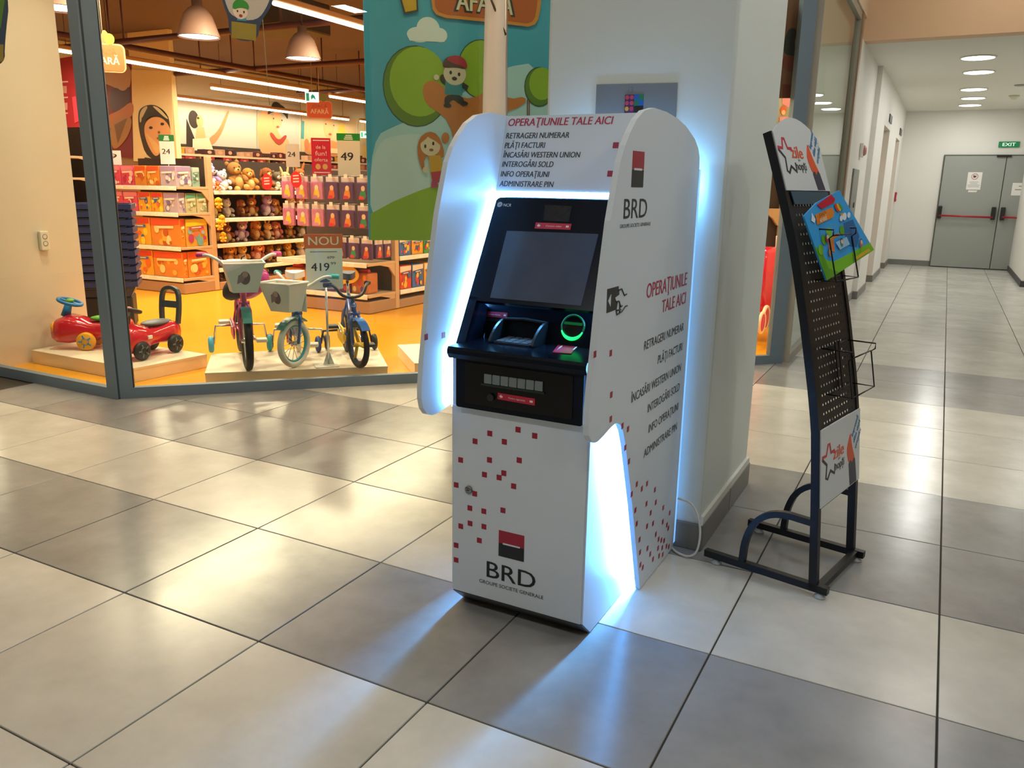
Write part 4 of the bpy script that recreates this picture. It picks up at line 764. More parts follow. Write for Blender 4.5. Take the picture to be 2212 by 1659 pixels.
# ================================================================ BICYCLES
CHR = M('#d8d4cc', .25, .9); BLKR = M('#17140f', .6)
def bike(name, lab, p0, p1, r, steer, fc, tire, rim, gripc, basket, tw, hz, guard, seat, mag=False, fend='#2a8a8a', plate=False, bw=1.):
    """p1 rear ground point, p0 front ground point"""
    P1, P0_ = Vector((*p1, .10)), Vector((*p0, .10)); d = P0_-P1; L = d.length; rz = math.atan2(d.y, d.x)
    t = thing(name, lab, 'bicycle', P1, rz, 'children bicycles'); FM = M(fc, .25, coat=.5)
    def wheel(nm, x, mt, rr, tm, par=t):
        b = B().mat(tm); tk = rr*.125; FRm = mt @ FR((0, 0, 0), (1, 0, 0), (0, 0, 1)); b.torus(FRm.translation, rr-tk, tk, FRm, 32, 8); w = b.obj(nm, None, par)
        b = B().mat(M(rim, .3)); b.torus(FRm.translation, rr-tk*2.1, tk*.45, FRm, 32, 6); b.obj('rim', None, w)
        b = B().mat(CHR if not mag else M('#e0b020', .35))
        for k in range(3 if mag else 14):
            a = 2*PI*k/(3 if mag else 14); b.tube([FRm @ Vector((.012*math.cos(a+.6), .012*math.sin(a+.6), .01*(-1)**k)), FRm @ Vector(((rr-tk*2)*math.cos(a), (rr-tk*2)*math.sin(a), 0))], .012 if mag else .0022, 5)
        b.cyl(FRm @ Vector((0, 0, -.035)), FRm @ Vector((0, 0, .035)), .016, 10); b.obj('spokes', None, w); return w
    wheel('rear_wheel', 0, T(0, 0, r), r, M(tire, .6))
    SX = L-.07-r*.28; head_lo, head_hi = Vector((L-.06, 0, 2*r+.06)), Vector((L-.13, 0, hz-.10))
    SM = T(L, 0, r) @ Matrix.Rotation(steer, 4, 'Z'); wheel('front_wheel', L, SM, r, M(tire, .6))
    S = lambda x, y, z: SM @ Vector((x, y, z-r))
    b = B().mat(FM)
    for s in (-1, 1): b.tube([S(0, s*.035, r), S(-.03, s*.035, 2*r-.01), S(-.045, s*.02, 2*r+.045)], .011, 8)
    b.tube([S(-.045, -.035, 2*r+.04), S(-.045, .035, 2*r+.04)], .014, 8); b.tube([S(-.045, 0, 2*r+.04), S(-.09, 0, hz-.08)], .018, 8); fk = b.obj('fork', None, t)
    b = B().mat(FM); hd_ = S(-.062, 0, 2*r+.10); hd2 = S(-.08, 0, hz-.13); bb_ = Vector((L*.42, 0, r*1.0)); st = Vector((L*.28, 0, 2*r+.12))
    b.tube(smooth_poly([hd_, Vector((L*.6, 0, r*1.25)), bb_], 2, False), .022, 8); b.tube([hd2, Vector((L*.45, 0, 2*r+.0)), st], .016, 8); b.tube([bb_, st], .017, 8)
    for s in (-1, 1): b.tube([bb_+Vector((0, s*.02, 0)), Vector((0, s*.045, r))], .009, 6); b.tube([st+Vector((0, s*.012, -.05)), Vector((0, s*.045, r))], .009, 6)
    b.obj('frame', None, t)
    B().mat(CHR).tube([st, st+Vector((-.03, 0, .10))], .011, 8).obj('seat_post', None, t)
    b = B().mat(M(seat, .45)); c = st+Vector((-.03, 0, .115)); b.prism(FR(c, (1, 0, 0), (0, 1, 0)), smooth_poly([(-.11, -.075), (-.02, -.06), (.12, -.018), (.12, .018), (-.02, .06), (-.11, .075)], 2), .045); b.obj('saddle', None, t)
    b = B().mat(M('#e6e2dc' if basket else '#1c1c1c', .35)); q0 = S(-.09, 0, hz-.08)
    b.tube(smooth_poly([S(-.16, -.25*bw, hz+.02), S(-.10, -.19*bw, hz+.025), S(-.07, -.07, hz-.06), S(-.07, .07, hz-.06), S(-.10, .19*bw, hz+.025), S(-.16, .25*bw, hz+.02)], 2, False), .011, 8); hb_ = b.obj('handlebar', None, t)
    for s in (-1, 1): B().mat(M(gripc, .5)).tube([S(-.13, s*.205*bw, hz+.024), S(-.17, s*.265*bw, hz+.02)], .017, 8).obj('grip', None, hb_)
    if basket:
        b = B().mat(M('#ece7e0', .4)); z0, z1 = hz-.20, hz-.01
        lo = [S(.02, -.09, z0), S(.13, -.075, z0), S(.13, .075, z0), S(.02, .09, z0)]; hi = [S(-.01, -.13, z1), S(.18, -.125, z1), S(.18, .125, z1), S(-.01, .13, z1)]
        b.add(lo+hi, [[0, 1, 2, 3], [0, 1, 5, 4], [1, 2, 6, 5], [2, 3, 7, 6], [3, 0, 4, 7]])
        b.tube(hi, .008, 6, True); bk_ = b.obj('basket', None, t)
        n_ = (lo[2]-lo[1]).cross(hi[1]-lo[1]); fB = FR((lo[1]+lo[2])/2, lo[2]-lo[1], hi[1]-lo[1]); b = B()
        k = 1 if fB.col[2].to_3d().dot(S(1, 0, 0)-S(0, 0, 0)) > 0 else -1
        b.mat(M('#7a5a62', .5)).prism(fB, ell(0, .10, .032, .045, 14), .0015*k, .001*k); b.mat(M('#c89a94', .5)).prism(fB, ell(.0, .125, .018, .02, 12), .0015*k, .003*k); b.mat(M('#9c7f88', .5)).prism(fB, [(-.05, .06), (-.01, .08), (.01, .13), (-.04, .12)], .001*k, .0026*k)
        b.obj('basket_print', None, bk_)
    if plate: B().mat(M('#f2ede6', .4)).box((-.004, -.085, 0), (.004, .085, .17), .003, 1, S(-.02, 0, 2*r+.02) and (SM @ T(-.005, .03, 2*r+.06-r))).obj('front_plate', None, t)
    b = B().mat(M(fend, .35)); pts = [(S(0, 0, r)+ (SM.to_3x3() @ Vector((math.cos(a)*(r+.016), 0, math.sin(a)*(r+.016))))) for a in [PI*(.22+.5*k/9) for k in range(10)]]
    b.bar(pts, .06, .006, up=SM.to_3x3() @ Vector((.3, 0, 1))); b.obj('mudguard', None, t)
    b = B().mat(M(guard, .4)); b.prism(FR((-.02, -.055, r-.055), (1, 0, 0), (0, 0, 1)), rrect(0, 0, L*.42+.09, .12, .055), .012); b.obj('chain_guard', None, t)
    for s in (-1, 1):
        b = B().mat(CHR); e = bb_+Vector((s*.10, s*.075, -s*.055)); b.tube([bb_+Vector((0, s*.06, 0)), e], .008, 6); cr_ = b.obj('crank', None, t)
        B().mat(M('#d8cfc4' if basket else '#1a1a1a', .5)).box(e+Vector((-.04, s*.005-(0 if s > 0 else .075), -.012)), e+Vector((.04, s*.005+(.075 if s > 0 else 0), .012)), .005, 1).obj('pedal', None, cr_)
    for s in (-1, 1):
        b = B().mat(CHR if basket else BLKR); b.tube([(0, s*.05, r), (-.01, s*.17, r-.005), (-.015, s*.19, .065)], .009, 6); ar = b.obj('stabiliser_arm', None, t)
        b = B().mat(M(tw[0 if s < 0 else 1], .5)); w = FR((-.015, s*.21, .062), (1, 0, 0), (0, 0, 1)); b.torus(w.translation, .042, .02, w, 22, 8); b.lathe([(0, -.012), (.04, -.012), (.04, .012), (0, .012)], 16, w); b.obj('stabiliser_wheel', None, ar)
    return t
bk1 = bike('child_bicycle', 'tallest child bicycle, white basket and pink grips, black tyre facing the glass', (-1.766, 2.302), (-2.27, 2.73), .205, 0.02, '#c23a78', '#1b1712', '#d9d5cd', '#e03a8c', True, ('#3fa8c8', '#2a3f78'), .74, '#b83a70', '#e8e2da', fend='#2a8a8a')
bk2 = bike('child_bicycle', 'child bicycle with white tyre and turquoise rim, its front wheel turned', (-1.574, 2.542), (-1.943, 2.985), .165, -.62, '#1f5a9c', '#d9d2c8', '#2a9aa8', '#3ab0b8', True, ('#2a9aa0', '#3a2c22'), .60, '#b4532c', '#e8e2da', plate=True)
bk3 = bike('child_bicycle', 'yellow and blue child bicycle with black tyres, rightmost of the three', (-1.191, 2.75), (-1.63, 3.165), .165, .26, '#1c4a96', '#1b1712', '#1e3a70', '#151515', False, ('#2a3f78', '#1c1814'), .54, '#f0c020', '#20304a', mag=True, fend='#2f6fc0', bw=.62)
bk4 = dup(bk3, UV(2.35, .62, .10), math.atan2(-1, .9), 'child bicycle on the plinth mostly hidden behind the cash machine wing')
# helmet
hp_ = Vector((-1.87, 2.44, .69)); t = thing('bike_helmet', 'pink and black child helmet hanging beside the basket of the tallest bicycle', 'helmet', hp_)
R_ = Matrix.Rotation(.5, 4, 'Z') @ Matrix.Rotation(.9, 4, 'Y')
b = B(hp_).mat(M('#c83a92', .25, var=.3, nscale=20)); b.ball(hp_+Vector((.02, .02, -.03)), (.085, .10, .135), 16, 10, R_); b.obj('shell', None, t)
b = B(hp_).mat(M('#141210', .6)); b.ball(hp_+Vector((-.035, -.045, -.04)), (.075, .085, .13), 14, 10, R_); b.obj('lining', None, t)
B(hp_).mat(M('#141210', .6)).tube([hp_+Vector((-.04, -.03, .05)), hp_+Vector((-.02, -.02, .15)), hp_+Vector((-.01, 0, .16))], .005, 5).obj('strap', None, t)
# price stand
so = Vector((-1.43, 2.72, .10)); t = thing('price_stand', 'price stand with an orange header and white card between the bicycles', 'sign', so)
sd_ = Vector((.66, .75, 0)).normalized(); sf = FR(so+Vector((0, 0, .53))+sd_*-.128, sd_, (0, 0, 1))
b = B(so).mat(CHR); b.cyl(so+Vector((0, 0, .005)), so+Vector((0, 0, .55)), .008, 8); b.prism(FR(so, sd_, (0, 0, 1)), [(-.04, 0), (.04, 0), (.008, .09), (-.008, .09)], .006, -.003); b.obj('post', None, t)
B(so).mat(M('#d8d0c4', .4)).prism(FR(so+Vector((0, 0, .001)), sd_, (-sd_.y, sd_.x, 0)), [(-.10, -.09), (.06, -.09), (.06, .05), (-.10, .05)], .004).obj('foot', None, t)
B(so).mat(M('#f0ece8', .45, var=.02)).prism(sf, rrect(0, 0, .245, .275, .01), .006, -.003).obj('card', None, t)
hdr = B(so).mat(M('#e0672c', .5)).prism(sf, [(-.006, .276), (.251, .276), (.251, .37), (-.006, .37)], .006, -.003).obj('header', None, t)
text('NOU', sf @ T(.122, .298, .0031), .055, .20, M('#f4e6d2', .5), hdr, 'C', bold=.02, off=so, ext=.0006)
b = B(so); text('419', sf @ T(.035, .125, .0031), .052, .12, M('#2c2a2e', .5), None, bold=.03, ext=.0006, into=b); text('99', sf @ T(.165, .165, .0031), .018, .035, M('#2c2a2e', .5), None, ext=.0006, into=b); text('479', sf @ T(.14, .205, .0031), .018, .05, M('#4a484c', .5), None, ext=.0006, into=b)
b.mat(M('#8a8690', .5)).prism(sf, [(.03, .250), (.21, .250), (.21, .256), (.03, .256)], .0006, .0031); b.prism(sf, [(.14, .211), (.195, .214), (.195, .217), (.14, .214)], .0006, .004)
b.mat(M('#4a5078', .5)).prism(sf, smooth_poly([(.08, .05), (.12, .045), (.165, .052), (.14, .065), (.122, .085), (.105, .066)], 1), .0006, .0031); b.obj('lettering', None, t)
# ================================================================ RIDE-ON CARS
CRED = M('#d01426', .18, coat=.6, var=.04)
def ride_on(lab, loc, rz, wheelm, hub, steer, seatc, back, light, wf=.16, sd=0.):
    t = thing('ride_on_car', lab, 'toy car', loc, rz, 'red ride-on cars'); b = bmesh.new()
    # lofted body along x (nose at +x)
    S = [(-.27, .05, .11, .17), (-.25, .085, .07, .215), (-.17, .105, .065, .235), (-.06, .095, .08, .205), (.02, .10, .075, .20), (.08, .115, .055, .235), (.17, .125, .04, .255), (.25, .11, .045, .225), (.29, .07, .07, .17)]
    n = 14; vs = []
    for x, w, z0, z1 in S:
        for k in range(n):
            a = 2*PI*k/n; ca, sa = math.cos(a), math.sin(a); e = .65
            vs.append((x, w*abs(ca)**e*(1 if ca >= 0 else -1), (z0+z1)/2+(z1-z0)/2*abs(sa)**e*(1 if sa >= 0 else -1)))
    fs = [[i*n+k, i*n+(k+1) % n, (i+1)*n+(k+1) % n, (i+1)*n+k] for i in range(len(S)-1) for k in range(n)]+[list(range(n))[::-1], [(len(S)-1)*n+k for k in range(n)]]
    B().mat(CRED).add(vs, fs, True).obj('body', None, t)
    for sx in (-.155 if wf > .1 else -.19, wf):
        for s in (-1, 1):
            w = FR((sx, s*.115, .068), (1, 0, 0), (0, 0, 1)); o = B().mat(M(wheelm, .55)).lathe([(0, -.022), (.055, -.022), (.067, -.012), (.067, .012), (.055, .022), (0, .022)], 22, w).obj('wheel', None, t)
            b2 = B().mat(M(hub, .45)); b2.lathe([(.026, -.026), (.03, -.02), (.03, .02), (.026, .026), (0, .026)], 14, w)
            for k in range(5): a = 2*PI*k/5; b2.bar([w @ Vector((.02*math.cos(a), .02*math.sin(a), -s*.022)), w @ Vector((.048*math.cos(a), .048*math.sin(a), -s*.022))], .010, .004, up=(0, 1, 0))
            b2.obj('hub', None, o)
    B().mat(M(seatc, .5)).ball((-.10, 0, .225), (.13, .075, .022), 16, 8).obj('seat', None, t)
    b3 = B().mat(M(steer, .4)); b3.tube([(.09+sd, 0, .24), (.06+sd, 0, .335)], [.035, .024], 10); sw = FR((.05+sd, 0, .345), (.95, 0, .3), (0, 1, 0)); b3.torus(sw.translation, .08, .013, sw, 24, 8); b3.bar([sw @ Vector((-.08, 0, 0)), sw @ Vector((.08, 0, 0))], .03, .012); o = b3.obj('steering_wheel', None, t)
    B().mat(M('#70b82a' if light else '#b01828', .4)).ball(sw.translation+Vector((0, 0, .01)), (.03, .03, .015), 12, 6).obj('horn_button', None, o)
    if back:
        f = FR((-.235, 0, .20), (0, 1, 0), (-.12, 0, 1)); b4 = B().mat(M(back, .45)); pth = smooth_poly([(-.075, 0), (-.085, .13), (-.075, .235), (-.03, .262), (.03, .262), (.075, .235), (.085, .13), (.075, 0)], 2, False)
        b4.bar([f @ Vector((x, y, 0)) for x, y in pth], .026, .03, up=f.col[2].to_3d()); b4.prism(f, [(-.08, .115), (.08, .115), (.08, .165), (-.08, .165)], .026, -.013); b4.obj('backrest', None, t)
    if light:
        for s in (-1, 1): B().mat(M('#f0a818', .35)).ball((.265, s*.06, .165), (.02, .048, .042), 14, 8).obj('headlamp', None, t)
    else:
        B().mat(M('#5a5a5c', .4)).ball((.278, 0, .13), (.018, .06, .04), 12, 8).obj('grille', None, t)
        for s in (-1, 1): B().mat(M('#e8e4da', .4)).box((.06, s*.118-.006, .14), (.10, s*.118+.006, .165), .003, 1).obj('side_mark', None, t)
ride_on('red ride-on car with a black backrest and black wheels', (-2.745, 2.29, .10), math.radians(-84), '#1a1816', '#6a6a6c', '#191715', '#6c6c6e', '#26323f', False, sd=.09)
ride_on('red ride-on car with yellow wheels and a blue steering wheel', (-3.28, 2.27, .10), math.radians(214), '#f0a818', '#2a86c8', '#1f78b8', '#58a828', None, True, wf=.03, sd=.11)
# ================================================================ STACK OF NAVY BASKETS
NAVY = M('#213478', .4, var=.06); NAVD = M('#191c2a', .5); sp_ = atx(222, 600, -4.5); sx_, sy_ = sp_.x, sp_.y
FL_ = math.atan2(-.5, .86)
def basket_mesh():
    b = B().mat(NAVY); h = .115; lo = [(-.24, -.16), (.24, -.16), (.24, .16), (-.24, .16)]; hi = [(-.30, -.20), (.30, -.20), (.30, .20), (-.30, .20)]
    b.add([(x, y, 0) for x, y in lo]+[(x, y, h) for x, y in hi], [[0, 1, 2, 3], [0, 1, 5, 4], [1, 2, 6, 5], [2, 3, 7, 6], [3, 0, 4, 7]])
    b.bar([(x, y, h) for x, y in hi+hi[:1]], (.03), .046); return b.mesh('shopping_basket')
bm_ = basket_mesh(); nb = 11
for k in range(nb):
    t = link('shopping_basket', bm_, None, ('lowest visible' if k == 0 else 'topmost' if k == nb-1 else 'the %s from the top' % ['', 'second', 'third', 'fourth', 'fifth', 'sixth', 'seventh', 'eighth', 'ninth', 'tenth', 'eleventh', 'twelfth'][nb-1-k])+' of the stacked navy plastic baskets behind the corner post', 'basket', 'stacked navy baskets', loc=(sx_, sy_, 0.30+k*.0685)); t.rotation_euler = (0, 0, .82)
    o = B().mat(NAVD).tube([(-.26, -.203, .10), (-.25, -.212, .075), (.25, -.212, .075), (.26, -.203, .10)], .006, 5).obj('handle', None, t)
t = thing('basket_trolley', 'dark navy stand carrying the stack of navy baskets', 'stand', (sx_, sy_, 0), .82)
B().mat(NAVD).box((-.25, -.165, .015), (.25, .165, .296), .01, 1).obj('base', None, t)
for a in (-.16, .16):
    for c in (-.1, .1): B().mat(BLKR).cyl((a, c-.01, .012), (a, c+.01, .012), .012, 10).obj('castor', None, t)
# ================================================================ GONDOLAS
WOOD = M('#c9a580', .5, var=.05); WOODD = M('#a98566', .5, var=.05); RAIL = M('#f2eae0', .45); TAGW = M('#fbf4ea', .5); BACKD = M('#3b2a22', .7)
def gondola(name, lab, x0, x1, y0, y1, yb, shelves, ztop, side_run=None, base=.13, backm=BACKD):
    """end bay facing -y: front y0, back panel yb; side_run = (y end, shelf heights) along the +x side"""
    t = thing(name, lab, 'shelving', (x0, y0, 0)); o = t.location
    B(o).mat(WOODD).box((x0, y0, .008), (x1, yb, base), .004, 1).obj('base', None, t)
    b = B(o).mat(backm); b.box((x0, yb, .01), (x1, yb+.035, ztop)); b.obj('back_panel', None, t)
    B(o).mat(WOOD).box((x1-.05, yb-.02, .01), (x1+.005, yb+.05, ztop+.02), .004, 1).obj('upright', None, t)
    for z in shelves:
        s = B(o).mat(WOOD).box((x0, y0+.005, z-.03), (x1, yb, z), .003, 1).obj('shelf', None, t)
        B(o).mat(RAIL).box((x0, y0-.012, z-.045), (x1-.02, y0+.004, z+.004), .003, 1).obj('price_rail', None, s)
        b = B(o).mat(TAGW); n = int((x1-x0)/.11)
        for k in range(n):
            if (k*7+int(z*50)) % 3: b.box((x0+.02+k*.11, y0-.0145, z-.038), (x0+.09+k*.11, y0-.012, z-.004))
        if b.f: b.obj('price_tags', None, s)
        B(o).mat(WOOD).prism(FR((x1-.022, 0, 0), (0, 1, 0), (0, 0, 1)), [(yb-.28, z-.03), (yb, z-.03), (yb, z-.19), (yb-.04, z-.15), (yb-.12, z-.06)], .02).obj('bracket', None, s)
    if side_run:
        ye, zs, dep = side_run
        B(o).mat(WOODD).box((x1-dep, yb+.055, .008), (x1, ye, .10), .004, 1).obj('side_base', None, t)
        B(o).mat(backm).box((x1-dep-.03, yb+.055, .01), (x1-dep, ye, ztop)).obj('side_back_panel', None, t)
        for z in zs:
            s = B(o).mat(WOOD).box((x1-dep, yb+.055, z-.03), (x1-.005, ye, z), .003, 1).obj('side_shelf', None, t)
            B(o).mat(RAIL).box((x1-.004, yb+.06, z-.045), (x1+.012, ye, z+.004), .003, 1).obj('price_rail', None, s)
            b = B(o).mat(TAGW); n = int((ye-yb)/.16)
            for k in range(n):
                if (k*5+int(z*40)) % 3: b.box((x1+.012, yb+.09+k*.16, z-.038), (x1+.0145, yb+.18+k*.16, z-.004))
            if b.f: b.obj('price_tags', None, s)
    return t
gondola('shelf_gondola', 'wooden gondola end with toy boxes in front and plush animals along its side', -6.97, -5.72, 5.18, 0, 5.66, (.19, .56, .96, 1.265), 1.60, (8.1, (.27, .57, .885, 1.22), .45))
gondola('shelf_gondola', 'wooden gondola end with rows of hanging purple bags above gift bags', -4.21, -2.965, 5.17, 0, 5.66, (.20, .53), 1.47, (7.9, (.20, .57, .93), .45), backm=M('#4a3a36', .6))
gondola('shelf_gondola', 'tall shelf with plush and pink packs glimpsed left of the corner post', -9.7, -7.75, 5.18, 0, 5.66, (.55, 1.0, 1.35, 1.62), 2.0)
# ---------------------------------------------------------------- toy boxes
def toybox(lab, lo, hi, base, cols, clear=False):
    lo, hi = Vector(lo), Vector(hi); t = thing('toy_box', lab, 'box', ((lo.x+hi.x)/2, (lo.y+hi.y)/2, lo.z), group='toy boxes on the gondola'); o = t.location; rnd = random.Random(lab)
    B(o).mat(M(base, .35, var=.12, nscale=14)).box(lo, hi, .004, 1).obj('carton', None, t)
    b = B(o); w, h, dp = hi.x-lo.x, hi.z-lo.z, hi.y-lo.y
    for fr, ww in ((FR((lo.x, lo.y-.0005, lo.z), (1, 0, 0), (0, 0, 1)), w), (FR((hi.x+.0005, lo.y, lo.z), (0, 1, 0), (0, 0, 1)), dp)):
        z = .0
        def sh(m, pts):
            nonlocal z; b.mat(M(m, .4)).prism(fr, pts, .0008, z); z += .0009
        sh(cols[0], [(.01*ww/w, h*.72), (ww*.97, h*.78), (ww*.97, h*.97), (.01, h*.97)])
        for k in range(8):
            cx, cy = ww*(.14+.72*rnd.random()), h*(.14+.48*rnd.random()); r = min(ww, h)*(.05+.11*rnd.random())
            sh(cols[1+k % (len(cols)-1)], ell(cx, cy, r, r*(.8+.5*rnd.random()), 12))
        sh(cols[-1], [(ww*.14, h*.62), (ww*.8, h*.65), (ww*.8, h*.74), (ww*.14, h*.71)])
        sh('#f4ead8', [(ww*.25, h*.665), (ww*.68, h*.68), (ww*.68, h*.71), (ww*.25, h*.695)])
    b.obj('box_print', None, t)
PK = ('#d84a6a', ['#e8889a', '#f0c0c0', '#c02a50', '#f2d8d0']); OG = ('#d8862e', ['#e0562a', '#e8b040', '#c05a28', '#f0d890']); YL = ('#e8a828', ['#d8402c', '#f0d23a', '#e06a2a', '#3a6aa8']); LV = ('#b8a4b0', ['#a88ab0', '#d8ccd4', '#7a6a98', '#e8dcd8']); GN = ('#b8b08a', ['#5a9a78', '#d8d2b8', '#8aa070', '#e8e0c8']); TL = ('#8fa89c', ['#b4c4ba', '#6a9a94', '#d0d8cc', '#4a8a84'])
row4 = [(-6.95, -6.72, PK, 'pink'), (-6.71, -6.48, PK, 'rose pink'), (-6.47, -6.26, OG, 'orange'), (-6.25, -6.03, OG, 'amber orange'), (-6.02, -5.745, LV, 'lilac')]
ordn = ['first', 'second', 'third', 'fourth', 'fifth', 'sixth']
for k, (a, c, s, nm) in enumerate(row4): toybox('%s toy box, %s from the left on the top shelf of the gondola end' % (nm, ordn[k]), (a, 5.20, 1.266), (c-.006, 5.42, 1.50), *s)
toybox('teal grey toy box on the top shelf nearest the upright', (-5.98, 5.43, 1.266), (-5.745, 5.54, 1.49), *TL)
row3 = [(-6.95, -6.72, PK, 'deep pink'), (-6.71, -6.45, PK, 'bright pink'), (-6.44, -6.22, YL, 'yellow'), (-6.21, -6.01, YL, 'golden yellow'), (-6.00, -5.745, LV, 'pale lilac')]
for k, (a, c, s, nm) in enumerate(row3): toybox('%s toy box, %s from the left on the third shelf of the gondola end' % (nm, ordn[k]), (a, 5.20, .961), (c-.006, 5.30, 1.195), *s)
toybox('sage green toy box in the middle of the third shelf side', (-5.99, 5.305, .961), (-5.743, 5.46, 1.19), *GN); toybox('sage green toy box on the third shelf beside the upright', (-5.99, 5.47, .961), (-5.743, 5.62, 1.19), *GN)
BIG = ('#cf9a3a', ['#e8c020', '#6aa0a8', '#d86a4a', '#88b0b8', '#b03a68'])
row2 = [(-6.95, -6.62, YL, 'red and yellow'), (-6.61, -6.27, YL, 'yellow and red'), (-6.26, -5.745, OG, 'orange')]
for k, (a, c, s, nm) in enumerate(row2): toybox('large %s toy box, %s from the left on the second shelf' % (nm, ordn[k]), (a, 5.20, .561), (c-.006, 5.27, .895), *s)
toybox('large grey and yellow toy box on the second shelf beside the upright', (-6.2, 5.275, .561), (-5.743, 5.60, .89), *BIG)
row1 = [(-6.95, -6.62, OG, 'red orange'), (-6.61, -6.27, YL, 'yellow'), (-6.26, -5.745, OG, 'amber')]
for k, (a, c, s, nm) in enumerate(row1): toybox('big %s toy box, %s from the left on the bottom shelf' % (nm, ordn[k]), (a, 5.20, .191), (c-.006, 5.27, .50), *s)
toybox('big orange toy box on the bottom shelf beside the upright', (-6.2, 5.275, .191), (-5.743, 5.61, .50), *OG)
# ---------------------------------------------------------------- plush
def plush(lab, p, s, c1, c2, yaw, ear='round', grp='plush animals on the side shelves', nm='plush_toy', lean=0.):
    t = thing(nm, lab, 'plush toy', p, yaw, grp); rr_ = random.Random(lab); s *= rr_.uniform(.9, 1.16); t.rotation_euler = (rr_.uniform(-.22, .22), 0, yaw+rr_.uniform(-.3, .3)); m1, m2, dk = M(c1, .95, var=.15, nscale=30), M(c2, .95, var=.1, nscale=30), M('#1c1410', .4)
    b = B().mat(m1); b.ball((0, 0, s*.27), (s*.22, s*.24, s*.27), 12, 8)
    for q in (-1, 1): b.ball((s*.16, q*s*.22, s*.34), (s*.18, s*.085, s*.085), 8, 6, Matrix.Rotation(.5, 4, 'Y'))
    b.mat(m2).ball((s*.12, 0, s*.24), (s*.14, s*.16, s*.2), 10, 8); b.obj('body', None, t)
    b = B().mat(m1); b.ball((s*.05, 0, s*.66), (s*.21, s*.22, s*.20), 12, 8)
    for q in (-1, 1):
        if ear == 'round': b.ball((s*.0, q*s*.17, s*.83), (s*.05, s*.075, s*.075), 8, 6)
        elif ear == 'long': b.ball((0, q*s*.14, s*.92), (s*.04, s*.055, s*.2), 8, 6, Matrix.Rotation(-q*.25, 4, 'X'))
        else: b.ball((s*.02, q*s*.23, s*.60), (s*.06, s*.05, s*.16), 8, 6)
    b.mat(m2).ball((s*.21, 0, s*.61), (s*.10, s*.11, s*.085), 8, 6); b.mat(dk)
    for q in (-1, 1): b.ball((s*.235, q*s*.085, s*.71), s*.022, 6, 4)
    b.ball((s*.305, 0, s*.64), (s*.025, s*.035, s*.025), 6, 4); b.obj('head', None, t)
    for q in (-1, 1): B().mat(m2 if ear != 'flop' else m1).ball((s*.24, q*s*.16, s*.085), (s*.15, s*.085, s*.085), 8, 6).obj('foot', None, t)
PC = [('#b08ac0', '#e8dce8', 'lilac', 'round'), ('#c8c4cc', '#f0e8e0', 'pale grey', 'round'), ('#9a6a38', '#c89a5a', 'big brown', 'round'), ('#b8762e', '#e0b878', 'honey', 'flop'), ('#8a4a22', '#d8a868', 'chestnut', 'flop'), ('#6a5a4a', '#d8cdb8', 'grey brown', 'round'), ('#d8b078', '#f0dcb4', 'cream', 'long'), ('#a85a24', '#e8c890', 'rust', 'long'), ('#d8a02a', '#f0d890', 'golden', 'round'), ('#c8786a', '#f0c8b8', 'rosy', 'flop')]
SHN = ['lowest', 'second', 'third', 'top']
for r, z in enumerate((.272, .572, .887, 1.222)):
    y = 5.87; k = 0
    while y < 7.75:
        c = PC[(k*3+r*4) % len(PC)] if r < 3 else PC[k % len(PC)]; s = .33 if r < 3 else (.36, .33, .44, .36, .36, .34, .36)[k % 7]
        plush('%s plush toy, %s along the %s plush shelf' % (c[2], ['first', 'second', 'third', 'fourth', 'fifth', 'sixth', 'seventh', 'eighth', 'ninth'][k], SHN[r]), (-5.93, y, z), s*.88, c[0], c[1], random.uniform(-.35, .25)-.25, c[3]); y += .225; k += 1
for r in range(2):
    for k in range(4):
        c = PC[(k*3+2+r*2) % len(PC)]; plush('%s plush toy, %s on the floor level of the plush side' % (c[2], ordn[k]), (-5.93, 5.87+k*.27, .101), .17, c[0], c[1], -.3, c[3]) if r == 0 else None
for k, z in enumerate((1.01, .80, .745, .60)):
    plush('yellow duckling hanging at the plush shelf corner, %s from the top' % ordn[k], (-5.70, 5.76+.03*(k % 2), z), .15, '#e8b820', '#f0a030', -.5, 'none', 'yellow ducklings on the shelf corner', 'duckling_toy')
plush('small orange plush lying at the plush shelf corner on the top shelf', (-5.74, 5.79, 1.223), .12, '#e8642a', '#f0a060', -.4, 'round')
for k, (x, z, c, nm) in enumerate(((-8.55, 1.621, PC[3], 'honey'), (-8.30, 1.621, PC[4], 'chestnut'), (-8.05, 1.621, PC[6], 'cream'), (-8.5, 1.351, PC[5], 'grey brown'), (-8.2, 1.351, PC[4], 'dark chestnut'))): plush('%s plush toy on the tall shelf left of the corner post' % nm, (x, 5.36, z), .30 if z > 1.5 else .22, c[0], c[1], -1.2, c[3], 'plush on the tall left shelf')
for k in range(6):
    cc = ['#c03a78', '#e878a0', '#8a3a98', '#f0b8c8', '#d84a90', '#b0408a'][k]
    toybox('%s doll pack, %s on the tall left shelf' % (['magenta', 'candy pink', 'purple', 'blush', 'hot pink', 'plum'][k], 'upper row' if k < 3 else 'lower row'), (-8.75+.27*(k % 3), 5.21, 1.001 if k < 3 else .551), (-8.51+.27*(k % 3), 5.35, 1.25 if k < 3 else .88), cc, ['#f0c0d0', '#f8e0e8', '#7a2a68', '#f0d8a0'])
t = tag(B().mat(M('#e8c03a', .4)).ball((-8.42, 5.10, .95), .10, 14, 10).obj('toy_ball'), 'yellow toy ball left of the corner post', 'ball')
t.location = (0, 0, 0)
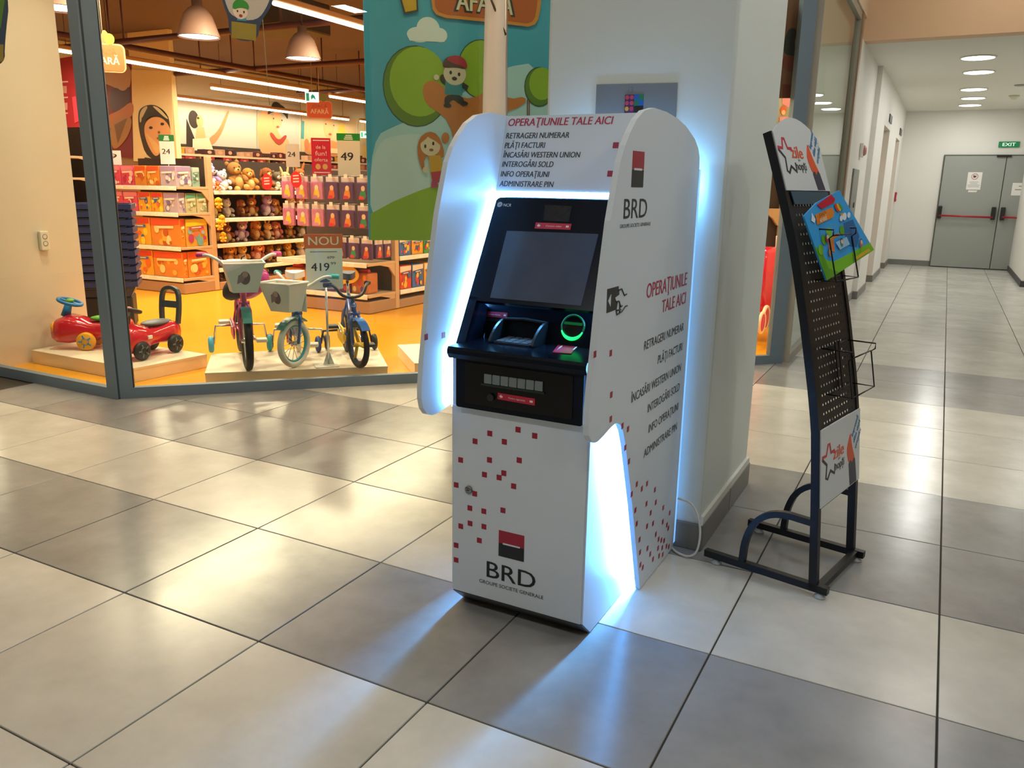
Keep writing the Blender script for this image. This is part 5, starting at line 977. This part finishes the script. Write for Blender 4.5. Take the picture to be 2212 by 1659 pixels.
# ---------------------------------------------------------------- hanging bags
def hangbag(lab, p, w, h, base, cols, face=0.):
    t = thing('hanging_bag', lab, 'toy bag', p, face, 'hanging toy bags'); rnd = random.Random(lab)
    b = B().mat(M(base, .25, var=.25, nscale=25)); b.box((-w/2, -.015, -h), (w/2, .015, -.05), .012, 2); b.obj('pouch', None, t)
    b = B().mat(M('#d8c8cc', .35)); b.box((-w/2*.96, -.006, -.055), (w/2*.96, .006, 0), .002, 1); b.obj('header_card', None, t)
    fr = FR((0, -.0155, -h), (1, 0, 0), (0, 0, 1)); b = B()
    b.mat(M(cols[0], .4)).prism(fr, smooth_poly([(-w*.3, .01), (w*.25, .015), (w*.2, h*.4), (0, h*.62), (-w*.2, h*.38)], 1), .001); b.mat(M(cols[1], .4)).prism(fr, ell(w*.02, h*.52, w*.15, w*.16, 12), .001, .001); b.mat(M(cols[2], .4)).prism(fr, [(-w*.3, .01), (w*.1, .012), (w*.05, h*.18), (-w*.28, h*.2)], .001, .002); b.obj('bag_print', None, t)
    B().mat(CHR).cyl((0, .36, .01), (0, -.03, .01), .004, 6).obj('hook', None, t)
    B().mat(M('#f4ecdc', .4)).box((-.02, -.036, -.012), (.02, -.031, .028)).obj('hook_tag', None, t)
PU = ('#5a3560', [('#d8602a', '#e8b890', '#d02a3a'), ('#e0882e', '#e8c8a0', '#c83050'), ('#3a8a5a', '#e8c0a0', '#d8402a')]); PI_ = ('#c87aa0', [('#f0c83a', '#f0d8a0', '#c88ac0'), ('#e8b840', '#f0e0b0', '#b87ab8')])
for r, z in enumerate((1.40, 1.115, .78)):
    for k in range(6 if r < 2 else 4):
        x = -4.10+.205*k if r < 2 else -3.56+.17*k; pu = k > 2 or r == 2; c = PU if pu else PI_
        hangbag('%s hanging toy bag, %s from the left in the %s row' % ('purple' if pu else 'pink and yellow', ordn[k], ['upper', 'middle', 'lower'][r]), (x, 5.27, z), .17 if r < 2 else .14, .235 if r < 2 else .22, c[0], c[1][k % len(c[1])])
for k in range(2): hangbag('purple hanging toy bag, %s on the open side of the lower row' % ordn[k], (-2.985, 5.38+.15*k, .77), .13, .20, PU[0], PU[1][k], PI/2)
# bottom gift bags
for k, (x, w) in enumerate(((-4.05, .24), (-3.80, .20), (-3.58, .19), (-3.36, .20), (-3.14, .22))):
    t = thing('gift_bag', 'patterned %s bag, %s from the left under the hanging bags' % (['yellow', 'orange', 'purple', 'violet', 'orange and purple'][k], ordn[k]), 'toy bag', (x, 5.32, .201), group='gift bags on the bottom shelf'); o = t.location
    B(o).mat(M(['#d8a030', '#d87a30', '#7a3a78', '#6a3a80', '#b86a3a'][k], .4, var=.45, nscale=22)).box((x-w/2, 5.24, .201), (x+w/2, 5.42, .42), .02, 2).obj('bag', None, t)
    b = B(o)
    for q in range(5): b.mat(M(['#e8c03a', '#c83a5a', '#5a3a90', '#e88a3a', '#e8d8a0'][(q+k) % 5], .4)).prism(FR((x-w/2, 5.2395, .201), (1, 0, 0), (0, 0, 1)), ell(w*(.2+.15*q), .05+.06*((q*2) % 3), .022, .03, 10), .001)
    b.obj('bag_print', None, t)
    B(o).mat(M('#d81f2a', .35)).tube([(x-w*.3, 5.33, .432), (x+w*.3, 5.33, .432)], .022, 8).obj('handle', None, t)
t = thing('oval_sign', 'yellow oval display board above the bottom gift bags', 'sign', (-3.35, 5.22, .30))
B(t.location).mat(M('#d8a428', .35)).prism(FR((-3.30, 5.205, .40), (1, 0, 0), (0, 0, 1)), ell(0, 0, .19, .10, 24), .012).obj('board', None, t)
flat('oval_print', t, FR((-3.30, 5.2045, .40), (1, 0, 0), (0, 0, 1)), [('#f0d870', ell(0, -.05, .15, .035, 18)), ('#7a5a3a', [(-.12, .03), (.1, .05), (.1, .065), (-.12, .05)]), ('#c84a3a', ell(.02, -.01, .05, .03, 12))], t.location, z=0)
# side run of the right gondola: toys
for r, z in enumerate((.201, .572)):
    for k in range(4):
        c = [('#d8402c', 'red'), ('#3a6ab0', 'blue'), ('#e8a02e', 'orange'), ('#4a9a4a', 'green')][(k+r) % 4]
        toybox('%s toy box, %s along the %s side shelf left of the cash machine' % (c[1], ordn[k], 'lower' if r == 0 else 'upper'), (-3.36, 5.76+.24*k, z), (-2.99, 5.98+.24*k, z+(.26 if r == 0 else .2)), c[0], ['#e8d8c0', '#c83a4a', '#e8b83a', '#3a5a98'])
# ---------------------------------------------------------------- price cards on the gondola tops
def pricecard(lab, p, w, h, num, top=None, base='#f2ead8', small=True):
    t = thing('price_card', lab, 'sign', p, .52, 'price cards on the shelves'); f = FR((-w/2, -.003, .10), (1, 0, 0), (0, 0, 1))
    B().mat(M(base, .45, var=.02)).prism(f, [(0, 0), (w, 0), (w, h), (0, h)], .004).obj('card', None, t); B().mat(CHR).cyl((0, .004, 0), (0, .004, .12), .004, 6).obj('holder', None, t)
    if num: text(num, f @ T(w*.42, h*.45, .0041), w*.34, w*.55, M('#2a2622', .5), t, 'C', bold=.03, ext=.0006)
    if top: B().mat(M(top, .45)).prism(f, [(-.004, h+.002), (w+.004, h+.002), (w+.004, h+.075), (-.004, h+.075)], .004).obj('header', None, t)
    if top: b = B().mat(M('#e8f0e0', .5)); [b.prism(f, [(w*(.3+.04*q), h+.012+.018*q), (w*(.7-.02*q), h+.012+.018*q), (w*(.7-.02*q), h+.024+.018*q), (w*(.3+.04*q), h+.024+.018*q)], .001, .0041) for q in range(3)]; b.obj('header_print', None, t)
    return t
pricecard('white price card 49 with a green header above the hanging bags', (-3.40, 5.45, 1.31), .235, .36, '49', '#1e9a3a'); pricecard('white price card 24 with a green header above the toy boxes', (-5.98, 5.30, 1.42), .17, .26, '24', '#1f6a34', '#dccfcc'); pricecard('white price card 24 over the plush animals', (-4.13, 5.40, 1.40), .15, .24, '24', None, '#e2d6c6'); pricecard('small white price card cut by the corner post over the pink boxes', (-6.93, 5.30, 1.41), .16, .17, '9', None, '#e0d0d2')
t = pricecard('red promotion card with white lettering above the hanging bags', (-3.73, 5.40, 1.32), .205, .38, '', None, '#d81f3c'); b = B(); f = FR((-.1025, -.0032, .10), (1, 0, 0), (0, 0, 1))
text('de la', f @ T(.10, .27, .004), .035, .10, M('#f4dcd8', .5), None, 'C', ext=.0006, into=b); text('fun!', f @ T(.10, .20, .004), .045, .12, M('#f4dcd8', .5), None, 'C', ext=.0006, into=b); text('oferta', f @ T(.10, .14, .004), .035, .14, M('#f4dcd8', .5), None, 'C', ext=.0006, into=b)
b.mat(M('#e8b060', .5)).prism(f, ell(.065, .085, .028, .03, 12), .001, .004); b.prism(f, ell(.14, .085, .028, .03, 12), .001, .004); b.mat(M('#f4dcd8', .5)); b.prism(f, [(.02, .35), (.19, .35), (.19, .36), (.02, .36)], .001, .004); b.prism(f, [(.02, .02), (.19, .02), (.19, .03), (.02, .03)], .001, .004); b.obj('lettering', None, t)
for k, (px, py) in enumerate(((577, 393), (640, 388))):
    c = aty(px, py, 5.15); t = thing('promo_tag', ['round red promotion tag at the plush shelf end', 'round red promotion tag before the hanging bags'][k], 'tag', c); B(c).mat(M('#d8202c', .4)).prism(FR(c, (1, 0, 0), (0, 0, 1)), ell(0, 0, .075, .085, 18), .004).obj('disc', None, t)
    b = B(c).mat(M('#f4c8c0', .5)); [b.prism(FR(c, (1, 0, 0), (0, 0, 1)), [(-.04, .03-q*.03), (.04, .035-q*.03), (.04, .05-q*.03), (-.04, .045-q*.03)], .001, .004) for q in range(3)]; b.obj('tag_print', None, t)
    B(c).mat(CHR).cyl(c+Vector((0, .004, 0)), c+Vector((0, .5, -.06)), .004, 6).obj('holder', None, t)
# ================================================================ POSTER WALL AND COLUMN
XW = -16.19; WF = FR((XW, 12, 0), (0, 1, 0), (0, 0, 1)); WO = Vector((XW, 12, 0))
def wq(*pts): return [L2(WF, *p) for p in pts]
def we(px, py, rx, ry, k=.0098): c = L2(WF, px, py); return ell(c[0], c[1], rx*k, ry*k, 18)
SK1, SK2, HR = '#e0a878', '#c88a5c', '#2e2018'
def poster(lab, quad, bg, shapes):
    o = WF @ Vector((*L2(WF, *quad[0]), 0)); t = thing('wall_poster', lab, 'poster', o, group='photo posters on the shop wall')
    B(o).mat(M(bg, .6)).prism(WF, wq(*quad), .008).obj('panel', None, t); flat('poster_print', t, WF, shapes, o, z=.009, dz=.002); return t
poster('wall poster of a girl in profile raising one arm', ((382, 320), (550, 330), (552, 215), (382, 205)), '#c4bfb8', [(HR, we(418, 258, 18, 24)), (SK1, we(431, 262, 12, 17)), (HR, wq((402, 255), (420, 300), (412, 320), (402, 312))), (SK1, wq((425, 275), (440, 275), (446, 318), (420, 318))), (SK2, wq((448, 300), (470, 285), (490, 240), (494, 238), (492, 250), (475, 296), (452, 318))), ('#e8d8bc', wq((415, 300), (450, 298), (460, 325), (415, 325))), (HR, we(427, 255, 4, 3))])
poster('wall poster of a child with hands behind the head', ((555, 328), (645, 336), (647, 226), (555, 218)), '#b8b2ac', [(SK1, wq((560, 330), (552, 255), (568, 235), (590, 250), (605, 300), (625, 300), (625, 336), (575, 332))), (HR, we(597, 232, 22, 16)), (SK1, we(598, 258, 20, 27)), (HR, wq((576, 250), (580, 232), (600, 222), (620, 236), (622, 262), (612, 244), (590, 240))), (HR, we(590, 256, 3, 2.5)), (HR, we(608, 260, 3, 2.5)), ('#b04a3a', we(599, 274, 6, 3)), ('#a83a30', wq((580, 290), (586, 284), (600, 305), (615, 290), (620, 296), (602, 318)))])
poster('wall poster of a smiling child before a golden shape', ((650, 337), (768, 346), (770, 258), (651, 245)), '#cbb08a', [('#3a8a90', wq((650, 300), (656, 300), (657, 262), (651, 260))), ('#d8b040', we(738, 288, 22, 34)), (SK1, we(710, 278, 26, 32)), (SK2, wq((680, 300), (735, 305), (740, 342), (655, 336), (660, 315))), ('#c87a50', we(662, 312, 11, 18)), (HR, we(703, 268, 3, 2.5)), (HR, we(720, 271, 3, 2.5)), ('#a84a38', we(712, 290, 8, 4)), ('#e8c8a0', wq((685, 318), (735, 322), (732, 332), (690, 330)))])
poster('narrow wall poster beside the cartoon banner', ((772, 346), (806, 350), (807, 268), (773, 262)), '#d0bc98', [(SK1, we(792, 300, 8, 12)), ('#e0c070', wq((784, 315), (800, 315), (803, 345), (782, 342)))])
CO = Vector((-9.5, 8.0, 0)); CFm = FR((0, 10.998, 0), (1, 0, 0), (0, 0, 1))
colm = struct('column', B().mat(M('#e6cfa0', .6)).box((-13.78, 11.0, 0), (-12.52, 11.12, 4.4), .01, 1))
def cq(*pts): return [L2(CFm, *p) for p in pts]
def ce(px, py, rx, ry, k=.0096, rot=0.): c = L2(CFm, px, py); return ell(c[0], c[1], rx*k, ry*k, 20, rot)
o = Vector((-13.1, 10.99, 2.2)); t = thing('column_poster', 'tall poster of a child with a striped head cover on the cream shop column', 'poster', o)
B(o).mat(M('#efdcae', .6)).prism(CFm, cq((289, 348), (376, 352), (371, 154), (284, 150)), .006).obj('panel', None, t)
flat('poster_print', t, CFm, [('#3a2e26', cq((298, 250), (304, 232), (330, 224), (356, 238), (369, 262), (369, 348), (318, 344), (302, 290))), ('#c8bfa0', cq((302, 246), (310, 232), (322, 228), (310, 250), (303, 270))), (SK1, cq((314, 265), (330, 252), (352, 254), (369, 275), (370, 300), (352, 322), (338, 342), (322, 318), (312, 288))), ('#e8c080', cq((314, 285), (322, 300), (340, 338), (348, 318), (330, 300))), (HR, ce(327, 276, 6, 3)), (HR, ce(352, 268, 6, 3)), ('#8a4a30', ce(345, 286, 4, 3)), ('#b04a38', ce(346, 299, 9, 3)), ('#2e241e', cq((305, 258), (318, 245), (345, 240), (365, 262), (352, 250), (330, 248), (314, 262))), ('#d8cda8', cq((330, 228), (345, 232), (368, 258), (360, 256), (340, 238))), ('#4a3a40', cq((315, 340), (345, 345), (350, 352), (312, 350)))], o, z=.007, dz=.002)
o = Vector((-14.2, 11.0, 2.2)); t = thing('column_poster', 'burgundy poster with a bare arm and brown skirt left of the column', 'poster', o)
B(o).mat(M('#7a2030', .6)).prism(CFm, cq((228, 335), (287, 342), (284, 135), (222, 128)), .006).obj('panel', None, t)
flat('poster_print', t, CFm, [('#c4a088', cq((222, 128), (284, 135), (283, 190), (268, 200), (240, 185), (224, 180))), ('#4a141e', cq((236, 205), (248, 186), (268, 200), (282, 182), (284, 225), (240, 248))), ('#b8703e', cq((230, 250), (258, 240), (288, 215), (290, 250), (270, 258), (232, 285))), ('#a87a4a', cq((240, 262), (288, 246), (282, 290), (252, 326), (240, 312))), ('#7a5430', cq((248, 270), (276, 255), (256, 310)))], o, z=.007, dz=.002)
wall('wall_right', (-15.2, 11.02, 0), (-13.8, 11.12, 4.4), M('#9a7a5c', .7))
o = Vector((-13.2, 8.4, 2.0)); RF_ = FR((-13.2, 8.4, 0), (1, 0, 0), (0, 0, 1)); t = thing('wall_poster', 'red poster with faint white lines left of the corner post', 'poster', o)
rq = lambda *p: [L2(RF_, *a) for a in p]
B(o).mat(M('#a82430', .6)).prism(RF_, rq((112, 285), (172, 275), (168, 120), (105, 130)), .01).obj('panel', None, t)
flat('poster_print', t, RF_, [('#d8b0a8', rq((128, 176+k*34), (148, 175+k*34), (148, 178+k*34), (128, 179+k*34))) for k in range(3)]+[('#c88a80', rq((128, 186), (146, 186), (146, 202), (128, 200))), ('#c88a80', rq((130, 222), (148, 222), (148, 238), (130, 236))), ('#e8425a', rq((158, 210), (166, 208), (172, 262), (164, 266)))], o, z=.011, dz=.002)
# wall shelves with doll boxes
t = thing('wall_shelving', 'long wall shelving under the photo posters', 'shelving', (-16.0, 14, 0)); o = t.location
for z in (2.03, 1.80, 1.5, 1.2):
    s = B(o).mat(WOOD).box((-16.18, 13.2, z-.03), (-15.70, 23.5, z), .004, 1).obj('shelf', None, t); B(o).mat(RAIL).box((-15.70, 13.2, z-.05), (-15.685, 23.5, z+.004)).obj('price_rail', None, s)
B(o).mat(BACKD).box((-16.19, 13.2, .01), (-16.18, 23.5, 2.3)).obj('back_panel', None, t)
for k in range(9): B(o).mat(WOOD).box((-16.18, 13.2+k*1.28, .01), (-15.74, 13.24+k*1.28, 2.05)).obj('divider', None, t)
ORDW = 'first second third fourth fifth sixth seventh eighth ninth tenth eleventh twelfth thirteenth fourteenth fifteenth sixteenth seventeenth eighteenth nineteenth twentieth twenty-first twenty-second twenty-third twenty-fourth twenty-fifth twenty-sixth twenty-seventh twenty-eighth twenty-ninth thirtieth thirty-first thirty-second'.split()
rnd = random.Random(5); DOLLC = [('#4a2a30', 'dark'), ('#6a3a3a', 'brown'), ('#b83a50', 'red'), ('#c8a08a', 'beige'), ('#3a2a3a', 'plum'), ('#d8b03a', 'yellow')]
for r, z in enumerate((2.031, 1.801)):
    y = 13.3; k = 0
    while y < 23:
        w = rnd.uniform(.24, .36); c = DOLLC[rnd.randrange(6)]; yy = y+w/2
        if not any(abs(yy-(13.22+q*1.28)) < w/2+.03 for q in range(9)):
            b = B((-15.85, yy, z)).mat(M(c[0], .4, var=.3, nscale=15)); h = rnd.uniform(.12, .19); b.box((-16.0, y, z), (-15.72, y+w, z+h), .004, 1)
            b.mat(M('#e8b8a8', .5)).prism(FR((-15.7195, y, z), (0, 1, 0), (0, 0, 1)), ell(w*.5, h*.5, w*.22, h*.3, 10), .001)
            tag(link('doll_box', b.mesh('doll_box'), None, loc=(-15.85, yy, z)), '%s doll box, %s from the left on the %s poster wall shelf' % (c[1], ORDW[k], 'upper' if r == 0 else 'lower'), 'box', 'doll boxes on the wall shelves'); k += 1
        y += w+.03
# hanging signs
def hangsign(lab, c, w, h, up):
    t = thing('hanging_sign', lab, 'sign', c, .75, 'orange hanging signs'); f = FR((0, 0, 0), (1, 0, 0), (0, 0, 1))
    B().mat(M('#e8a070', .5)).prism(f, rrect(-w/2, -h/2, w/2, h/2, h*.2), .010).obj('border', None, t); B().mat(M('#e0602e', .5)).prism(f, rrect(-w/2*.93, -h/2*.9, w/2*.93, h/2*.9, h*.16), .004, .010).obj('board', None, t)
    b = B(); text('JOACĂ', f @ T(0, h*.12, .0141), h*.16, w*.6, M('#7a5a2a', .5), None, 'C', ext=.001, into=b); text('AFARĂ', f @ T(0, -h*.22, .0141), h*.24, w*.7, M('#f0d8b8', .5), None, 'C', bold=.03, ext=.001, into=b); b.obj('lettering', None, t)
    b = B().mat(M('#a8703a', .5)); b.prism(f, smooth_poly([(-w*.1, h*.48), (w*.2, h*.48), (w*.16, h*.8), (w*.05, h*1.0), (-.03*w, h*.8)], 1), .008); b.mat(M('#7a8a2a', .5)).prism(f, ell(w*.16, h*.65, w*.12, h*.2, 14), .006, .008); b.obj('topper', None, t)
    B().mat(M('#c8b8a0', .5)).cyl((0, 0, h*.5), (0, 0, up), .004, 5).obj('cord', None, t)
hangsign('orange hanging sign cut by the window corner post', atz(226, 125, 2.55)+Vector((0, 0, 0)), .40, .28, 1.8); hangsign('orange hanging sign below the lit green exit sign', atz(690, 237, 2.75), .50, .34, 1.6)
for lab, c, w in (('lit green and white exit sign hanging near the orange sign', atz(674, 210, 2.85), .24), ('small lit exit sign on the far wall by the banner edge', atx(788, 291, -15.9), .30)):
    t = thing('exit_sign', lab, 'sign', c, .6); B().mat(M('#d8f4e8', .4, emis=1.6)).box((-w/2, -.02, -w*.36), (w/2, .02, w*.36), .004, 1).obj('light_box', None, t)
    flat('exit_print', t, FR((0, -.021, 0), (1, 0, 0), (0, 0, 1)), [(M('#1f9a7a', .4, emis=.5), [(-w*.42, -w*.28), (-w*.2, -w*.28), (-w*.2, w*.28), (-w*.42, w*.28)]), (M('#1f9a7a', .4, emis=.5), [(-.01, -w*.2), (w*.1, -w*.05), (w*.3, -w*.22), (w*.2, w*.1), (w*.05, w*.22), (-.02, w*.05)])], (0, 0, 0), dz=.001)
    B().mat(M('#8a7a60', .5)).cyl((0, 0, w*.36), (0, 0, 4.39-c.z), .006, 5).obj('hanger', None, t)
# ================================================================ RIGHT WINDOW CONTENT
def rv(px, py, v): return onp(px, py, SP0+SN*v, SN)
t = thing('display_board', 'brown promotion poster with a dark letter seen right of the pillar', 'poster', rv(1722, 100, .12)); o = t.location; rf = FR(o, SD, (0, 0, 1)); rq2 = lambda *p: [L2(rf, *a) for a in p]
B(o).mat(M('#8a5236', .6)).prism(rf, rq2((1640, 212), (1731, 212), (1752, -20), (1650, -20)), .008, -.008).obj('panel', None, t)
flat('poster_print', t, rf, [('#2e2a26', rq2((1700, 60), (1724, 62), (1714, 95), (1722, 108), (1741, 100), (1738, 136), (1715, 120), (1690, 118))), ('#8a3a28', rq2((1690, 120), (1720, 122), (1738, 140), (1736, 165), (1690, 150))), ('#7a3024', rq2((1690, 182), (1734, 184), (1732, 210), (1690, 210)))], o)
t = thing('pink_card', 'pink heart and doll cutout card above the rack header', 'card', rv(1694, 240, .5)); o = t.location; rf = FR(o, SD, (0, 0, 1))
B(o).mat(M('#a8a894', .6)).prism(rf, [L2(rf, *p) for p in ((1660, 330), (1716, 330), (1718, 208), (1664, 208))], .01, -.012).obj('board', None, t)
flat('doll_print', t, rf, [('#e89098', [L2(rf, *p) for p in ((1690, 212), (1712, 212), (1716, 222), (1702, 232), (1690, 224))]), ('#d8602a', ell(*L2(rf, 1692, 238), .028, .035, 14)), ('#f0c090', ell(*L2(rf, 1692, 243), .018, .02, 12)), ('#e8a0a8', [L2(rf, *p) for p in ((1684, 252), (1702, 252), (1704, 268), (1682, 268))])], o)
t = thing('shelf_end', 'light wooden shelf end with a scrolled bracket behind the right window', 'shelving', UV(4.6, 2.0)); o = t.location
e0, e1 = rv(1688, 480, 2.0), rv(1668, 700, 2.0); sdv = SD
B(o).mat(WOOD).box((-.02, 0, 0), (.06, .05, 2.35), .004, 1, FR((e1.x, e1.y, .01), SD, SN)).obj('upright', None, t)
B(o).mat(WOOD).prism(FR((e1.x, e1.y, 0)+Vector((0, 0, 0)) if False else Vector((e1.x, e1.y, 0)), SD, (0, 0, 1)), [(-.5, 1.16), (.0, 1.16), (.0, .98), (-.06, .99), (-.12, 1.06), (-.2, 1.11), (-.5, 1.12)], .03, -.02).obj('bracket', None, t)
B(o).mat(BACKD).box((-1.2, .06, .15), (0, .10, 2.2), 0, 1, FR((e1.x, e1.y, .01), SD, SN)).obj('back_panel', None, t)
B(o).mat(WOOD).box((-1.2, -.35, .02), (.03, .05, .12), .004, 1, FR((e1.x, e1.y, .01), SD, SN)).obj('base', None, t)
t = thing('price_strip', 'narrow white vertical price strip on the wooden shelf end', 'sign', rv(1681, 545, .95)); o = t.location; rf = FR(o, SD, (0, 0, 1))
B(o).mat(M('#f0e6d6', .5)).prism(rf, [L2(rf, *p) for p in ((1673, 577), (1681, 580), (1686, 506), (1676, 510))], .006).obj('strip', None, t); B(o).mat(M('#8a7a6a', .5)).prism(rf, [L2(rf, *p) for p in ((1677, 545), (1680, 545), (1681, 528), (1678, 528))], .001, .0061).obj('strip_print', None, t)
c = rv(1650, 605, .95); t = thing('toy_drum', 'glossy red cylindrical toy behind the right window', 'toy', (c.x, c.y, .13)); o = t.location
B(o).mat(M('#d81a34', .12, coat=.8)).lathe([(0, .30), (.16, .30), (.185, .33), (.185, .80), (.16, .845), (0, .85)], 28, T(c.x, c.y, 0)).obj('body', None, t)
for k in range(3): a = 2*PI*k/3+.4; B(o).mat(M('#8a1a28', .4)).cyl((c.x+.12*math.cos(a), c.y+.12*math.sin(a), .13), (c.x+.12*math.cos(a), c.y+.12*math.sin(a), .32), .015, 8).obj('leg', None, t)
c = rv(1655, 672, .68); t = thing('doll_pushchair', 'pink wheeled toy with cream tyres in front of the red cylinder toy', 'toy', (c.x, c.y, .13)); o = t.location
for k, (dx, dv, r) in enumerate(((0, 0, .115), (-.13, -.14, .10), (-.22, .25, .1))):
    w = FR(Vector((c.x, c.y, .135+r))+SD*dx+SN*dv, SD*.75+SN*.66, (0, 0, 1)); wo = B(o).mat(M('#f0dcc0', .5)).torus(w.translation, r*.86, r*.14, w, 26, 8).obj('wheel', None, t)
    b = B(o).mat(M('#d8286a', .35)); b.lathe([(0, -.008), (r*.76, -.008), (r*.76, .008), (0, .008)], 20, w); b.obj('hub', None, wo)
b = B(o).mat(M('#e0407a', .4)); P = Vector((c.x, c.y, .25)); b.tube([P, P+SD*-.13+SN*-.14+Vector((0, 0, -.02))], .012, 6); b.tube([P, P+SD*-.22+SN*.25], .012, 6); b.tube([P, P+SD*-.2+SN*.1+Vector((0, 0, .3))], .012, 6); b.obj('frame', None, t)
c = UV(4.36, .80); tag(B().mat(M('#d8b078', .5)).box((-.06, -.06, .131), (.06, .06, .21), .004, 1, T(c.x, c.y, 0)).obj('wooden_block'), 'small wooden block on the plinth at the right window', 'block')
c = UV(4.50, 1.02); tag(B().mat(M('#24324e', .5)).box((-.03, -.05, .131), (.03, .05, .62), .006, 1, T(c.x, c.y, 0) @ Matrix.Rotation(.8, 4, 'Z')).obj('tall_box'), 'narrow dark blue box standing beside the red cylinder toy', 'box')
